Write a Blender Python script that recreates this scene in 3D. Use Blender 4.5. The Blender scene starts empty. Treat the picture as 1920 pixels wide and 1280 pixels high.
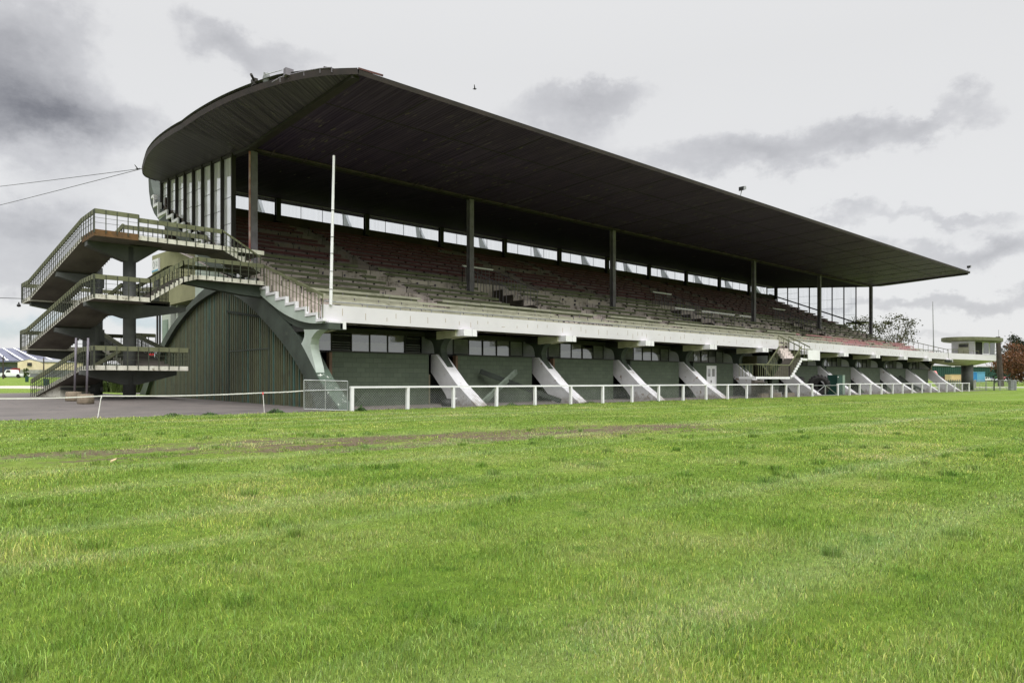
import bpy, bmesh, math, random
import numpy as np
from mathutils import Vector
random.seed(7); rng = np.random.default_rng(11)
C = bpy.context.scene.collection
# ------------------------------------------------------------------ survey of the place (metres, X along the stand, Y away from the track)
F = 1345.; TH = math.atan(1478/F); CT, ST = math.cos(TH), math.sin(TH); EYE = 1.05; HY = 714.
def at(x, y, Y):
    u = (x-960)/F; v = (HY-y)/F
    t = Y/(ST-u*CT); return Vector(((CT+u*ST)*t, Y, EYE+v*t))
def atD(x, y, D):
    u = (x-960)/F; v = (HY-y)/F
    return Vector(((CT+u*ST)*D, (ST-u*CT)*D, EYE+v*D))
VR = Vector((ST, -CT, 0)); VF = Vector((CT, ST, 0))

def lerp(t, xs, ys): return float(np.interp(t, xs, ys))
def sstep(t): t = min(1, max(0, t)); return t*t*(3-2*t)
def gz(X, Y):
    a = lerp(Y, [-9999, 24, 48, 84, 143, 220, 9999], [0, 0, .2, .5, 1.67, 2.0, 2.0])
    l = lerp(Y, [-9999, 22.65, 32, 60, 84, 143, 220, 9999], [0, 0, .4, .45, .5, 1.67, 2.0, 2.0])
    k = sstep((13.0-X)/4.5)
    return a*(1-k)+l*k + min(.72, .006*max(0, X-85))

# ------------------------------------------------------------------ helpers
OFF = {}
class MB:
    def __init__(s): s.v = []; s.f = []; s.m = []
    def poly(s, pts, m=0):
        i = len(s.v); s.v += [tuple(p) for p in pts]; s.f.append(tuple(range(i, i+len(pts)))); s.m.append(m)
    def box(s, x0, x1, y0, y1, z0, z1, m=0):
        i = len(s.v)
        s.v += [(x0,y0,z0),(x1,y0,z0),(x1,y1,z0),(x0,y1,z0),(x0,y0,z1),(x1,y0,z1),(x1,y1,z1),(x0,y1,z1)]
        for q in ((0,3,2,1),(4,5,6,7),(0,1,5,4),(1,2,6,5),(2,3,7,6),(3,0,4,7)):
            s.f.append(tuple(i+k for k in q)); s.m.append(m)
    def bar(s, p, q, w, h, m=0, up=(0,0,1), taper=1.0):
        p = Vector(p); q = Vector(q); d = (q-p)
        if d.length < 1e-6: return
        d.normalize(); u = Vector(up)
        if abs(d.dot(u)) > .999: u = Vector((1,0,0))
        r = d.cross(u).normalized(); u = r.cross(d).normalized()
        i = len(s.v)
        for c, k in ((p, 1), (q, taper)):
            for a, b in ((-1,-1),(1,-1),(1,1),(-1,1)): s.v.append(tuple(c+r*(a*w*k/2)+u*(b*h*k/2)))
        for f in ((0,1,2,3),(7,6,5,4),(0,4,5,1),(1,5,6,2),(2,6,7,3),(3,7,4,0)):
            s.f.append(tuple(i+k for k in f)); s.m.append(m)
    def tube(s, p, q, r, n=8, m=0, r2=None, cap=True):
        p = Vector(p); q = Vector(q); d = (q-p).normalized(); r2 = r if r2 is None else r2
        u = Vector((0,0,1)) if abs(d.z) < .9 else Vector((1,0,0))
        a = d.cross(u).normalized(); b = a.cross(d)
        i = len(s.v)
        for c, rr in ((p, r), (q, r2)):
            for k in range(n):
                t = 2*math.pi*k/n; s.v.append(tuple(c+a*(rr*math.cos(t))+b*(rr*math.sin(t))))
        for k in range(n):
            s.f.append((i+k, i+(k+1)%n, i+n+(k+1)%n, i+n+k)); s.m.append(m)
        if cap:
            s.f.append(tuple(i+k for k in range(n))); s.m.append(m)
            s.f.append(tuple(i+n+k for k in reversed(range(n)))); s.m.append(m)
    def prism(s, pts, ext, m=0, mside=None):       # pts: 3-D polygon, ext: extrusion vector
        e = Vector(ext); n = len(pts); i = len(s.v); mside = m if mside is None else mside
        s.v += [tuple(p) for p in pts]+[tuple(Vector(p)+e) for p in pts]
        s.f.append(tuple(range(i, i+n))); s.m.append(m)
        s.f.append(tuple(range(i+2*n-1, i+n-1, -1))); s.m.append(m)
        for k in range(n):
            s.f.append((i+k, i+n+k, i+n+(k+1)%n, i+(k+1)%n)); s.m.append(mside)
    def px(s, yz, x0, x1, m=0, mside=None): s.prism([(x0, y, z) for y, z in yz], (x1-x0, 0, 0), m, mside)
    def pz(s, xy, z0, z1, m=0, mside=None): s.prism([(x, y, z0) for x, y in xy], (0, 0, z1-z0), m, mside)
    def lathe(s, c, prof, n=24, axis='Z', m=0):
        i = len(s.v); k = len(prof)
        for r, z in prof:
            for j in range(n):
                t = 2*math.pi*j/n; a, b = r*math.cos(t), r*math.sin(t)
                if axis == 'Z': o = (a, b, z)
                elif axis == 'Y': o = (a, z, b)
                else: o = (z, a, b)
                s.v.append(tuple(Vector(c)+Vector(o)))
        for a in range(k-1):
            for j in range(n):
                s.f.append((i+a*n+j, i+a*n+(j+1)%n, i+(a+1)*n+(j+1)%n, i+(a+1)*n+j)); s.m.append(m)
    def build(s, name, mats, parent=None, smooth=False):
        off = Vector(OFF.get(parent.name, (0,0,0))) if parent else Vector((0,0,0))
        me = bpy.data.meshes.new(name)
        me.from_pydata([tuple(Vector(v)-off) for v in s.v], [], s.f)
        if not isinstance(mats, (list, tuple)): mats = [mats]
        for m in mats: me.materials.append(m)
        me.polygons.foreach_set('material_index', s.m)
        if smooth: me.polygons.foreach_set('use_smooth', [True]*len(s.f))
        bm = bmesh.new(); bm.from_mesh(me); bmesh.ops.recalc_face_normals(bm, faces=bm.faces); bm.to_mesh(me); bm.free()
        o = bpy.data.objects.new(name, me); C.objects.link(o)
        if parent: o.parent = parent; OFF[o.name] = tuple(off)
        return o
def tag(o, label=None, cat=None, group=None, kind=None):
    if label: o['label'] = label
    if cat: o['category'] = cat
    if group: o['group'] = group
    if kind: o['kind'] = kind
    return o
def thing(name, loc, label, cat, group=None):
    o = bpy.data.objects.new(name, None); C.objects.link(o); o.location = loc; OFF[o.name] = tuple(loc)
    return tag(o, label, cat, group)
def alone(mb, name, mats, label, cat, group=None, smooth=False):
    return tag(mb.build(name, mats, None, smooth), label, cat, group)

# ------------------------------------------------------------------ materials
def S(r, g, b):
    f = lambda c: (c/255/12.92) if c/255 <= .04045 else ((c/255+.055)/1.055)**2.4
    return (f(r), f(g), f(b), 1)
def node_mat(name):
    m = bpy.data.materials.new(name); m.use_nodes = True
    nt = m.node_tree; b = nt.nodes['Principled BSDF']; return m, nt, b
def N(nt, t, **kw):
    n = nt.nodes.new(t)
    for k, v in kw.items(): setattr(n, k, v)
    return n
def math_n(nt, op, a, b=None, clamp=False):
    n = N(nt, 'ShaderNodeMath', operation=op); n.use_clamp = clamp
    for i, x in enumerate((a, b)):
        if x is None: continue
        if isinstance(x, (int, float)): n.inputs[i].default_value = x
        else: nt.links.new(x, n.inputs[i])
    return n.outputs[0]
def ramp(nt, fac, stops):
    r = N(nt, 'ShaderNodeValToRGB'); e = r.color_ramp.elements
    while len(e) < len(stops): e.new(.5)
    for k, (p, c) in enumerate(stops): e[k].position = p; e[k].color = c
    nt.links.new(fac, r.inputs[0]); return r.outputs[0]
def noise(nt, scale=1, detail=5, rough=.6, vec=None, sc=(1,1,1), dist=0):
    n = N(nt, 'ShaderNodeTexNoise'); n.inputs['Scale'].default_value = scale; n.inputs['Detail'].default_value = detail
    n.inputs['Roughness'].default_value = rough; n.inputs['Distortion'].default_value = dist
    if vec is None:
        tc = N(nt, 'ShaderNodeTexCoord'); vec = tc.outputs['Object']
    mp = N(nt, 'ShaderNodeMapping'); mp.inputs['Scale'].default_value = sc
    nt.links.new(vec, mp.inputs[0]); nt.links.new(mp.outputs[0], n.inputs[0]); return n.outputs[0]
def mixc(nt, fac, a, b, bt='MIX'):
    n = N(nt, 'ShaderNodeMix', data_type='RGBA', blend_type=bt)
    for i, x in ((0, fac), (6, a), (7, b)):
        if isinstance(x, (int, float)): n.inputs[i].default_value = x
        elif isinstance(x, tuple): n.inputs[i].default_value = x
        else: nt.links.new(x, n.inputs[i])
    return n.outputs[2]
def bump(nt, b, h, strength=.3, dist=.02):
    n = N(nt, 'ShaderNodeBump'); n.inputs['Strength'].default_value = strength; n.inputs['Distance'].default_value = dist
    nt.links.new(h, n.inputs['Height']); nt.links.new(n.outputs[0], b.inputs['Normal'])
def painted(name, c, c2=None, scale=1.2, rough=.7, lo=.4, hi=.68, dirt=None, dsc=(1,1,1), dscale=2.5, dlo=.58, dhi=.72, metal=0, spec=.3, bs=.15):
    m, nt, b = node_mat(name)
    c2 = c2 or tuple(x*.72 for x in c[:3])+(1,)
    col = ramp(nt, noise(nt, scale), [(lo, c), (hi, c2)])
    if dirt: col = mixc(nt, ramp(nt, noise(nt, dscale, 7, .7, sc=dsc), [(dlo, (0,0,0,1)), (dhi, (1,1,1,1))]), col, dirt)
    nt.links.new(col, b.inputs['Base Color']); b.inputs['Roughness'].default_value = rough
    b.inputs['Metallic'].default_value = metal; b.inputs['Specular IOR Level'].default_value = spec
    bump(nt, b, noise(nt, 30, 4), bs, .01)
    return m
M = {}
M['white'] = painted('white_paint', S(222,221,224), S(208,207,209), .8, .55, dirt=S(172,170,160), dsc=(1,1,.35), dscale=3, dlo=.62, dhi=.78)
M['fascia'] = painted('fascia_paint', S(206,203,207), S(197,194,198), .5, .6, dirt=S(196,195,187), dsc=(1.4,1,.25), dscale=2.2, dlo=.6, dhi=.8)
M['crack'] = painted('rust_crack', S(150,128,98), S(120,100,78))
M['cream'] = painted('cream_paint', S(196,196,172), S(170,168,142), 1.5, .7, dirt=S(80,72,58), dsc=(1,1,2), dlo=.66, dhi=.74)
M['palegreen'] = painted('pale_green_paint', S(178,188,180), S(160,170,160), .9, .6, dirt=S(150,150,132), dlo=.64, dhi=.8)
def splash(m):                # mud splashed up from the ground
    nt = m.node_tree; b = nt.nodes['Principled BSDF']; src = b.inputs['Base Color'].links[0].from_socket
    geo = N(nt, 'ShaderNodeNewGeometry'); sx = N(nt, 'ShaderNodeSeparateXYZ'); nt.links.new(geo.outputs['Position'], sx.inputs[0])
    k = math_n(nt, 'SUBTRACT', math_n(nt, 'ADD', noise(nt, 3, 6, .75), .02), math_n(nt, 'MULTIPLY', sx.outputs[2], .62))
    nt.links.new(mixc(nt, ramp(nt, k, [(.3, (0,0,0,1)), (.55, (.75,.75,.75,1))]), src, S(118,106,90)), b.inputs['Base Color'])
M['darkgreen'] = painted('dark_green_paint', S(68,76,68), S(52,58,52), 1.0, .6, dirt=S(92,96,86), dlo=.62, dhi=.8)
M['peel'] = painted('peeling_green_paint', S(76,90,78), S(62,74,64), 1.2, .6, dirt=S(196,200,192), dscale=4, dlo=.6, dhi=.62)
M['legwhite'] = painted('buttress_white', S(204,203,206), S(188,187,189), 1.4, .6, dirt=S(128,110,94), dscale=2.6, dsc=(1,.8,.8), dlo=.61, dhi=.65)
splash(M['legwhite'])
M['olive'] = painted('olive_paint', S(106,108,82), S(86,88,64), 2.0, .6, dirt=S(72,70,52), dlo=.62, dhi=.78)
M['oliverod'] = painted('olive_rod', S(70,74,60), S(52,54,44), 3)
M['greyconc'] = painted('tower_concrete', S(112,106,100), S(90,85,80), 1.2, .85, dirt=S(70,66,60), dlo=.6, dhi=.8)
M['colgrey'] = painted('tower_column_paint', S(84,86,84), S(66,68,66), 1.0, .6, dirt=S(104,104,100), dlo=.64, dhi=.8)
M['edgeconc'] = painted('slab_edge', S(206,204,192), S(176,172,158), 2.2, .8, dirt=S(92,82,62), dscale=5, dlo=.56, dhi=.68)
M['rustedge'] = painted('rusty_edge', S(104,78,50), S(72,58,44), 3, .85, dirt=S(150,104,48), dlo=.58, dhi=.7)
M['steel'] = painted('column_steel', S(118,113,122), S(92,88,93), 1.5, .55, dirt=S(84,56,48), dlo=.64, dhi=.74)
M['darksteel'] = painted('dark_steel', S(52,48,46), S(40,37,36), 1.5, .6)
M['redpipe'] = painted('red_pipe', S(150,84,76), S(190,168,160), 2.0, .6)
M['galv'] = painted('galvanised_steel', S(158,160,160), S(132,134,134), 3, .45, metal=.4)
M['roofedge'] = painted('roof_edge', S(58,50,49), S(44,40,40), 1.5, .7)
M['rooftop'] = painted('roof_sheet', S(120,120,116), S(96,94,90), 1.0, .6)
M['black'] = painted('black_plastic', S(34,34,34), S(26,26,26), 3, .5)
M['pit'] = painted('shaded_pit', S(84,77,70), S(60,55,50), 1.2, .9)  # shade of the openings put into the pit colour
M['parapet'] = painted('dark_parapet', S(66,54,50), S(50,42,40), 1.5, .8)
M['horn'] = painted('grey_horn', S(134,137,140), S(116,119,122), .8, .7)
M['brown'] = painted('brown_pilaster', S(112,88,72), S(88,70,58), 2)
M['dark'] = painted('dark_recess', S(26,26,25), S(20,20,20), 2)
M['tan'] = painted('tan_wall', S(140,134,112), S(118,112,94), 1.5)
M['beige'] = painted('beige_sheet', S(212,200,168), S(190,178,146), .6, dirt=S(150,128,96), dlo=.66, dhi=.75)
M['shedgreen'] = painted('green_cladding', S(34,68,58), S(28,58,50), .3)
M['bluebox'] = painted('blue_paint', S(110,170,200), S(94,152,184), .5)
M['bluedark'] = painted('blue_paint_dark', S(52,124,176), S(44,106,154), .5)
M['tanbox'] = painted('tan_paint', S(214,190,150), S(194,170,130), .5)
M['redpaint'] = painted('red_paint', S(150,60,56), S(120,48,46), 1)
M['rust'] = painted('rusty_red', S(92,58,52), S(66,46,42), 3)
M['redsign'] = painted('red_sign', S(226,72,76), S(206,60,66), 1)
M['carwhite'] = painted('white_car_paint', S(224,226,228), S(212,214,216), .4, .3, spec=.5)
M['carblue'] = painted('dark_car_paint', S(52,58,78), S(40,46,62), .4, .3, spec=.5)
M['carred'] = painted('red_car_paint', S(132,44,44), S(110,36,36), .4, .3, spec=.5)
M['tyre'] = painted('tyre_rubber', S(52,50,50), S(40,38,38), 3, .8, dirt=S(120,116,110), dlo=.6, dhi=.75)
M['timber'] = painted('grey_green_timber', S(44,50,44), S(32,36,33), 2.5, .8, dirt=S(120,118,104), dlo=.62, dhi=.76)
M['timberpale'] = painted('pale_green_timber', S(98,108,96), S(78,86,76), 2.5, .8)
M['polewood'] = painted('pole_wood', S(70,62,56), S(50,45,42), 2, .85, dsc=(4,4,.3))
M['weathered'] = painted('weathered_wood', S(150,150,146), S(118,116,110), 3, .85)
M['cabinet'] = painted('cabinet_green', S(36,66,58), S(28,54,48), 1.2, .5)
M['cabside'] = painted('cabinet_side', S(128,146,132), S(108,126,112), 1.2, .5)
M['bollard'] = painted('concrete_block', S(128,116,100), S(100,90,76), 3, .9, dirt=S(74,76,56), dlo=.58, dhi=.7)
M['annex'] = painted('annex_olive_render', S(146,144,112), S(128,126,96), .8, .8, dirt=S(110,108,84), dlo=.62, dhi=.8)
M['annexpale'] = painted('annex_pale_render', S(186,192,182), S(166,172,162), .8, .8)
M['slate'] = painted('solar_roof', S(96,98,116), S(84,86,104), .3, .4)
M['barnwhite'] = painted('barn_stripe', S(226,226,228), S(214,214,216), .3, .5)
M['greyshed'] = painted('grey_sheet', S(128,130,132), S(104,106,108), .4)
M['trunk'] = painted('bark', S(92,80,68), S(66,58,50), 4, .9)
M['tarp'] = painted('pale_tape', S(226,224,220), S(206,204,200), 3)
M['pickup'] = M['carwhite']

def leafmat(name, c, c2, trans=.25):
    m, nt, b = node_mat(name)
    col = ramp(nt, noise(nt, .9, 4), [(.38, c), (.62, c2)])
    nt.links.new(col, b.inputs['Base Color']); b.inputs['Roughness'].default_value = .7; b.inputs['Specular IOR Level'].default_value = .2
    t = N(nt, 'ShaderNodeBsdfTranslucent'); nt.links.new(col, t.inputs[0])
    mx = N(nt, 'ShaderNodeMixShader'); mx.inputs[0].default_value = trans
    nt.links.new(b.outputs[0], mx.inputs[1]); nt.links.new(t.outputs[0], mx.inputs[2])
    nt.links.new(mx.outputs[0], nt.nodes['Material Output'].inputs[0]); return m
M['leaf'] = leafmat('tree_leaf', S(78,78,52), S(54,56,38))
M['beechleaf'] = leafmat('copper_leaf', S(112,78,52), S(82,56,40))
M['darkleaf'] = leafmat('dark_leaf', S(48,54,36), S(34,40,28))
M['weed'] = leafmat('weed_leaf', S(84,116,62), S(62,92,44))
M['agap'] = leafmat('strap_leaf', S(92,106,58), S(64,78,42))

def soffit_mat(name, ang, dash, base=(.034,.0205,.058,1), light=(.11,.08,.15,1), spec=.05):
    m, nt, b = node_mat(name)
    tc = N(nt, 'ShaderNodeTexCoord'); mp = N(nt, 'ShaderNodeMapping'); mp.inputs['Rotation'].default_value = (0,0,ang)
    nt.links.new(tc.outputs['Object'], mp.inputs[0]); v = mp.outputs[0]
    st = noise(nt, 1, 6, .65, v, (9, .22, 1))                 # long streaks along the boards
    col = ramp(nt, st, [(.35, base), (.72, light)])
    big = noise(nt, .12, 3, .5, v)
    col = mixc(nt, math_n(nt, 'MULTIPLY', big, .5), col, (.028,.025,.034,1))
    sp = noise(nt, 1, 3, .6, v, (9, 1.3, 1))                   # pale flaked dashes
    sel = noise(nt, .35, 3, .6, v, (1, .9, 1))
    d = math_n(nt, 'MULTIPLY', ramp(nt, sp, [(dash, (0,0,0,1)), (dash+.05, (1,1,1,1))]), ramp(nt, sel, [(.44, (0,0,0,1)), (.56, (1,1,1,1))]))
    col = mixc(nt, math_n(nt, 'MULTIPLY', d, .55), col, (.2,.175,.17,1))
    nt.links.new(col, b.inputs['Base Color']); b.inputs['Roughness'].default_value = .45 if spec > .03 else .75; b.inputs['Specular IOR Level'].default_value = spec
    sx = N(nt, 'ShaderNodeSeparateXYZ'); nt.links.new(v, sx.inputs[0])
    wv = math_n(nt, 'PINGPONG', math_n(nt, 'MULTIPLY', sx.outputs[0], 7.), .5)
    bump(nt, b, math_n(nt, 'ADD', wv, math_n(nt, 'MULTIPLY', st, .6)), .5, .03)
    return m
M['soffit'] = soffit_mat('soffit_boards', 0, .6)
M['soffitshade'] = soffit_mat('shaded_rear_boards', 0, .66, (.024,.016,.04,1), (.075,.055,.1,1), .015)  # front boards repeated darker, shade of the rear soffit put into colour
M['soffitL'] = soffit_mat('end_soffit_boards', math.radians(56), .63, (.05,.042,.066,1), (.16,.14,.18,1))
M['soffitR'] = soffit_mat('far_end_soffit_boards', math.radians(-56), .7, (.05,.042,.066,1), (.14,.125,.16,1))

def block_mat(name, c1, c2, mort, bw, bh, axes='XZ', off=.5, dirt=None):
    m, nt, b = node_mat(name)
    tc = N(nt, 'ShaderNodeTexCoord'); sx = N(nt, 'ShaderNodeSeparateXYZ'); nt.links.new(tc.outputs['Object'], sx.inputs[0])
    cx = N(nt, 'ShaderNodeCombineXYZ')
    nt.links.new(sx.outputs['XYZ'.index(axes[0])], cx.inputs[0]); nt.links.new(sx.outputs['XYZ'.index(axes[1])], cx.inputs[1])
    br = N(nt, 'ShaderNodeTexBrick'); br.offset = off
    nt.links.new(cx.outputs[0], br.inputs['Vector'])
    for k, v in (('Color1', c1), ('Color2', c2), ('Mortar', mort)): br.inputs[k].default_value = v
    br.inputs['Scale'].default_value = 1; br.inputs['Mortar Size'].default_value = .008; br.inputs['Mortar Smooth'].default_value = .3
    br.inputs['Brick Width'].default_value = bw; br.inputs['Row Height'].default_value = bh; br.inputs['Bias'].default_value = 0
    col = mixc(nt, .25, br.outputs[0], ramp(nt, noise(nt, 1.3, 6), [(.3, (.02,.02,.02,1)), (.7, (.3,.3,.28,1))]), 'OVERLAY')
    if dirt: col = mixc(nt, ramp(nt, noise(nt, 1.1, 7, .7), [(.56, (0,0,0,1)), (.7, (1,1,1,1))]), col, dirt)
    spk = ramp(nt, noise(nt, 6, 3, .6), [(.755, (0,0,0,1)), (.77, (1,1,1,1))])
    col = mixc(nt, spk, col, S(170,176,164))
    nt.links.new(col, b.inputs['Base Color']); b.inputs['Roughness'].default_value = .7
    bump(nt, b, math_n(nt, 'SUBTRACT', 1, br.outputs[1]), .4, .01); return m
M['wallgreen'] = block_mat('green_block_wall', S(80,91,74), S(71,82,66), S(54,62,50), .4, .2)
M['tier'] = painted('tier_concrete', S(150,138,128), S(122,113,103), .9, .9, dirt=S(84,78,66), dscale=1.1, dlo=.56, dhi=.72)
def tier_mat(name, cA, cB):
    m, nt, b = node_mat(name)
    tc = N(nt, 'ShaderNodeTexCoord'); sx = N(nt, 'ShaderNodeSeparateXYZ'); nt.links.new(tc.outputs['Object'], sx.inputs[0])
    cx = N(nt, 'ShaderNodeCombineXYZ')
    nt.links.new(sx.outputs[0], cx.inputs[0]); nt.links.new(math_n(nt, 'ADD', math_n(nt, 'MULTIPLY', math_n(nt, 'SUBTRACT', sx.outputs[1], .5), 1/.92), .5), cx.inputs[1])
    br = N(nt, 'ShaderNodeTexBrick'); br.offset = .37; nt.links.new(cx.outputs[0], br.inputs['Vector'])
    for k, v in (('Color1', cA), ('Color2', cB), ('Mortar', S(48,44,40))): br.inputs[k].default_value = v
    br.inputs['Scale'].default_value = 1; br.inputs['Mortar Size'].default_value = .02; br.inputs['Brick Width'].default_value = 1.35; br.inputs['Row Height'].default_value = 1
    col = mixc(nt, ramp(nt, noise(nt, 1.0, 7, .68), [(.52, (0,0,0,1)), (.66, (1,1,1,1))]), br.outputs[0], S(96,88,74))
    col = mixc(nt, ramp(nt, noise(nt, .8, 5, .6), [(.62, (0,0,0,1)), (.7, (1,1,1,1))]), col, S(70,66,56))
    col = mixc(nt, ramp(nt, noise(nt, 3.1, 4, .6), [(.66, (0,0,0,1)), (.76, (1,1,1,1))]), col, S(132,104,62))
    nt.links.new(col, b.inputs['Base Color']); b.inputs['Roughness'].default_value = .9; bump(nt, b, noise(nt, 25, 4), .3, .01)
    return m
M['tier'] = tier_mat('tier_concrete_blocks', S(206,194,187), S(174,163,156)); M['tiershade'] = tier_mat('shaded_tier_blocks', S(134,123,118), S(108,99,95))  # upper rows: same blocks, with the shade under the roof put into colour
M['benchpale'] = painted('bleached_lit_bench', S(178,177,158), S(154,153,134), 1.6, .7, dirt=S(110,110,92), dscale=2, dsc=(.5,2,2), dlo=.57, dhi=.7)  # front rows: fading plus the light falling there, both in the colour
M['benchgreen'] = painted('faded_green_bench', S(104,108,82), S(84,86,66), 1.6, .7, dirt=S(92,92,76), dscale=2, dsc=(.5,2,2), dlo=.57, dhi=.7)
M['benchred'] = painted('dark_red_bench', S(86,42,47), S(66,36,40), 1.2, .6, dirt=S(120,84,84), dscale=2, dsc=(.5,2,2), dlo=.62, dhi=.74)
M['benchpink'] = painted('faded_pink_bench', S(190,138,140), S(166,122,122), 1.0, .7, dirt=S(170,166,146), dscale=1, dsc=(.4,2,2), dlo=.5, dhi=.6)
def corr_mat():
    m, nt, b = node_mat('ribbed_cladding')
    st = noise(nt, 1, 3, .6, sc=(0, 3.5, .04))
    col = ramp(nt, st, [(.34, S(74,77,54)), (.5, S(84,86,61)), (.66, S(64,67,48))])
    tl = ramp(nt, noise(nt, 1, 2, .5, sc=(0, 3.3, .02)), [(.54, (0,0,0,1)), (.6, (1,1,1,1))])
    col = mixc(nt, math_n(nt, 'MULTIPLY', tl, .75), col, S(60,98,92))
    col = mixc(nt, ramp(nt, noise(nt, 2, 6, .7), [(.5, (0,0,0,1)), (.8, (1,1,1,1))]), col, S(58,56,44))
    nt.links.new(col, b.inputs['Base Color']); b.inputs['Roughness'].default_value = .6; return m
M['corr'] = corr_mat()
def glass_dark():
    m, nt, b = node_mat('window_glass')
    tc = N(nt, 'ShaderNodeTexCoord'); sx = N(nt, 'ShaderNodeSeparateXYZ'); nt.links.new(tc.outputs['Object'], sx.inputs[0])
    lo = math_n(nt, 'ADD', sx.outputs[2], math_n(nt, 'MULTIPLY', noise(nt, .7, 2), .12))      # paler tone on the lower half of the panes
    nt.links.new(ramp(nt, math_n(nt, 'SUBTRACT', lo, 2.2), [(.53, (.22,.22,.22,1)), (.56, (.035,.036,.038,1))]), b.inputs['Base Color']); b.inputs['Roughness'].default_value = .5
    g = N(nt, 'ShaderNodeBsdfGlossy'); g.inputs['Roughness'].default_value = .02; g.inputs['Color'].default_value = (.9,.93,.95,1)
    mx = N(nt, 'ShaderNodeMixShader'); nt.links.new(b.outputs[0], mx.inputs[1]); nt.links.new(g.outputs[0], mx.inputs[2])
    mx.inputs[0].default_value = .2
    bn = N(nt, 'ShaderNodeBump'); bn.inputs['Strength'].default_value = .04; bn.inputs['Distance'].default_value = .05
    nt.links.new(noise(nt, 1.5, 2), bn.inputs['Height']); nt.links.new(bn.outputs[0], g.inputs['Normal'])
    nt.links.new(mx.outputs[0], nt.nodes['Material Output'].inputs[0]); return m
M['glass'] = glass_dark()
def glass_clear():
    m, nt, b = node_mat('dusty_clear_glass')
    t = N(nt, 'ShaderNodeBsdfTransparent'); t.inputs[0].default_value = (.95,.965,.98,1)
    b.inputs['Base Color'].default_value = (.72,.75,.8,1); b.inputs['Roughness'].default_value = .25
    mx = N(nt, 'ShaderNodeMixShader')
    fac = ramp(nt, noise(nt, 1, 5, .6, sc=(5, 5, .25)), [(.35, (.03,.03,.03,1)), (.75, (.16,.16,.16,1))])
    nt.links.new(fac, mx.inputs[0]); nt.links.new(t.outputs[0], mx.inputs[1]); nt.links.new(b.outputs[0], mx.inputs[2])
    nt.links.new(mx.outputs[0], nt.nodes['Material Output'].inputs[0]); return m
M['clear'] = glass_clear()
def glass_end():
    m, nt, b = node_mat('reflecting_dusty_glass')
    t = N(nt, 'ShaderNodeBsdfTransparent'); t.inputs[0].default_value = (.95,.965,.98,1)
    g = N(nt, 'ShaderNodeBsdfGlossy'); g.inputs['Roughness'].default_value = .04; g.inputs['Color'].default_value = (.95,.96,1,1)
    b.inputs['Base Color'].default_value = (.95,.96,.97,1)
    m1 = N(nt, 'ShaderNodeMixShader'); m1.inputs[0].default_value = .85; nt.links.new(t.outputs[0], m1.inputs[1]); nt.links.new(g.outputs[0], m1.inputs[2])
    m2 = N(nt, 'ShaderNodeMixShader'); nt.links.new(ramp(nt, noise(nt, 1, 5, .6, sc=(5,5,.25)), [(.35,(.42,.42,.42,1)),(.75,(.66,.66,.66,1))]), m2.inputs[0]); nt.links.new(m1.outputs[0], m2.inputs[1]); nt.links.new(b.outputs[0], m2.inputs[2])
    nt.links.new(m2.outputs[0], nt.nodes['Material Output'].inputs[0]); return m
M['clearend'] = glass_end()
M['frost'] = painted('frosted_pane', S(112,114,116), S(96,98,100), 1.2, .35, spec=.4)
M['louvre'] = painted('louvre_blade', S(136,140,132), S(112,116,108), 1.5, .55)
M['frame'] = painted('window_frame', S(52,52,50), S(42,42,40), 2, .6)

# ground materials
def worn(nt, px, py):                 # 0..1 mask of the worn strip along the track
    vec = N(nt, 'ShaderNodeCombineXYZ'); nt.links.new(px, vec.inputs[0]); nt.links.new(py, vec.inputs[1])
    d = math_n(nt, 'SUBTRACT', math_n(nt, 'ADD', py, math_n(nt, 'MULTIPLY', px, .15)), 11.9)
    g = math_n(nt, 'POWER', 2.718, math_n(nt, 'MULTIPLY', math_n(nt, 'MULTIPLY', d, d), -.10))
    n = math_n(nt, 'MULTIPLY', math_n(nt, 'MULTIPLY', noise(nt, .8, 5, .7, vec.outputs[0], (.6, 1.2, 1)), noise(nt, 8, 6, .85, vec.outputs[0], (.9, 1.0, 1))), 2.)
    xr = ramp(nt, math_n(nt, 'DIVIDE', px, 20.), [(0, (.75,.75,.75,1)), (.25, (1,1,1,1)), (.72, (1,1,1,1)), (.86, (0,0,0,1))])
    return ramp(nt, math_n(nt, 'MULTIPLY', math_n(nt, 'MULTIPLY', n, g), xr), [(.39, (0,0,0,1)), (.48, (1,1,1,1))])
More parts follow.
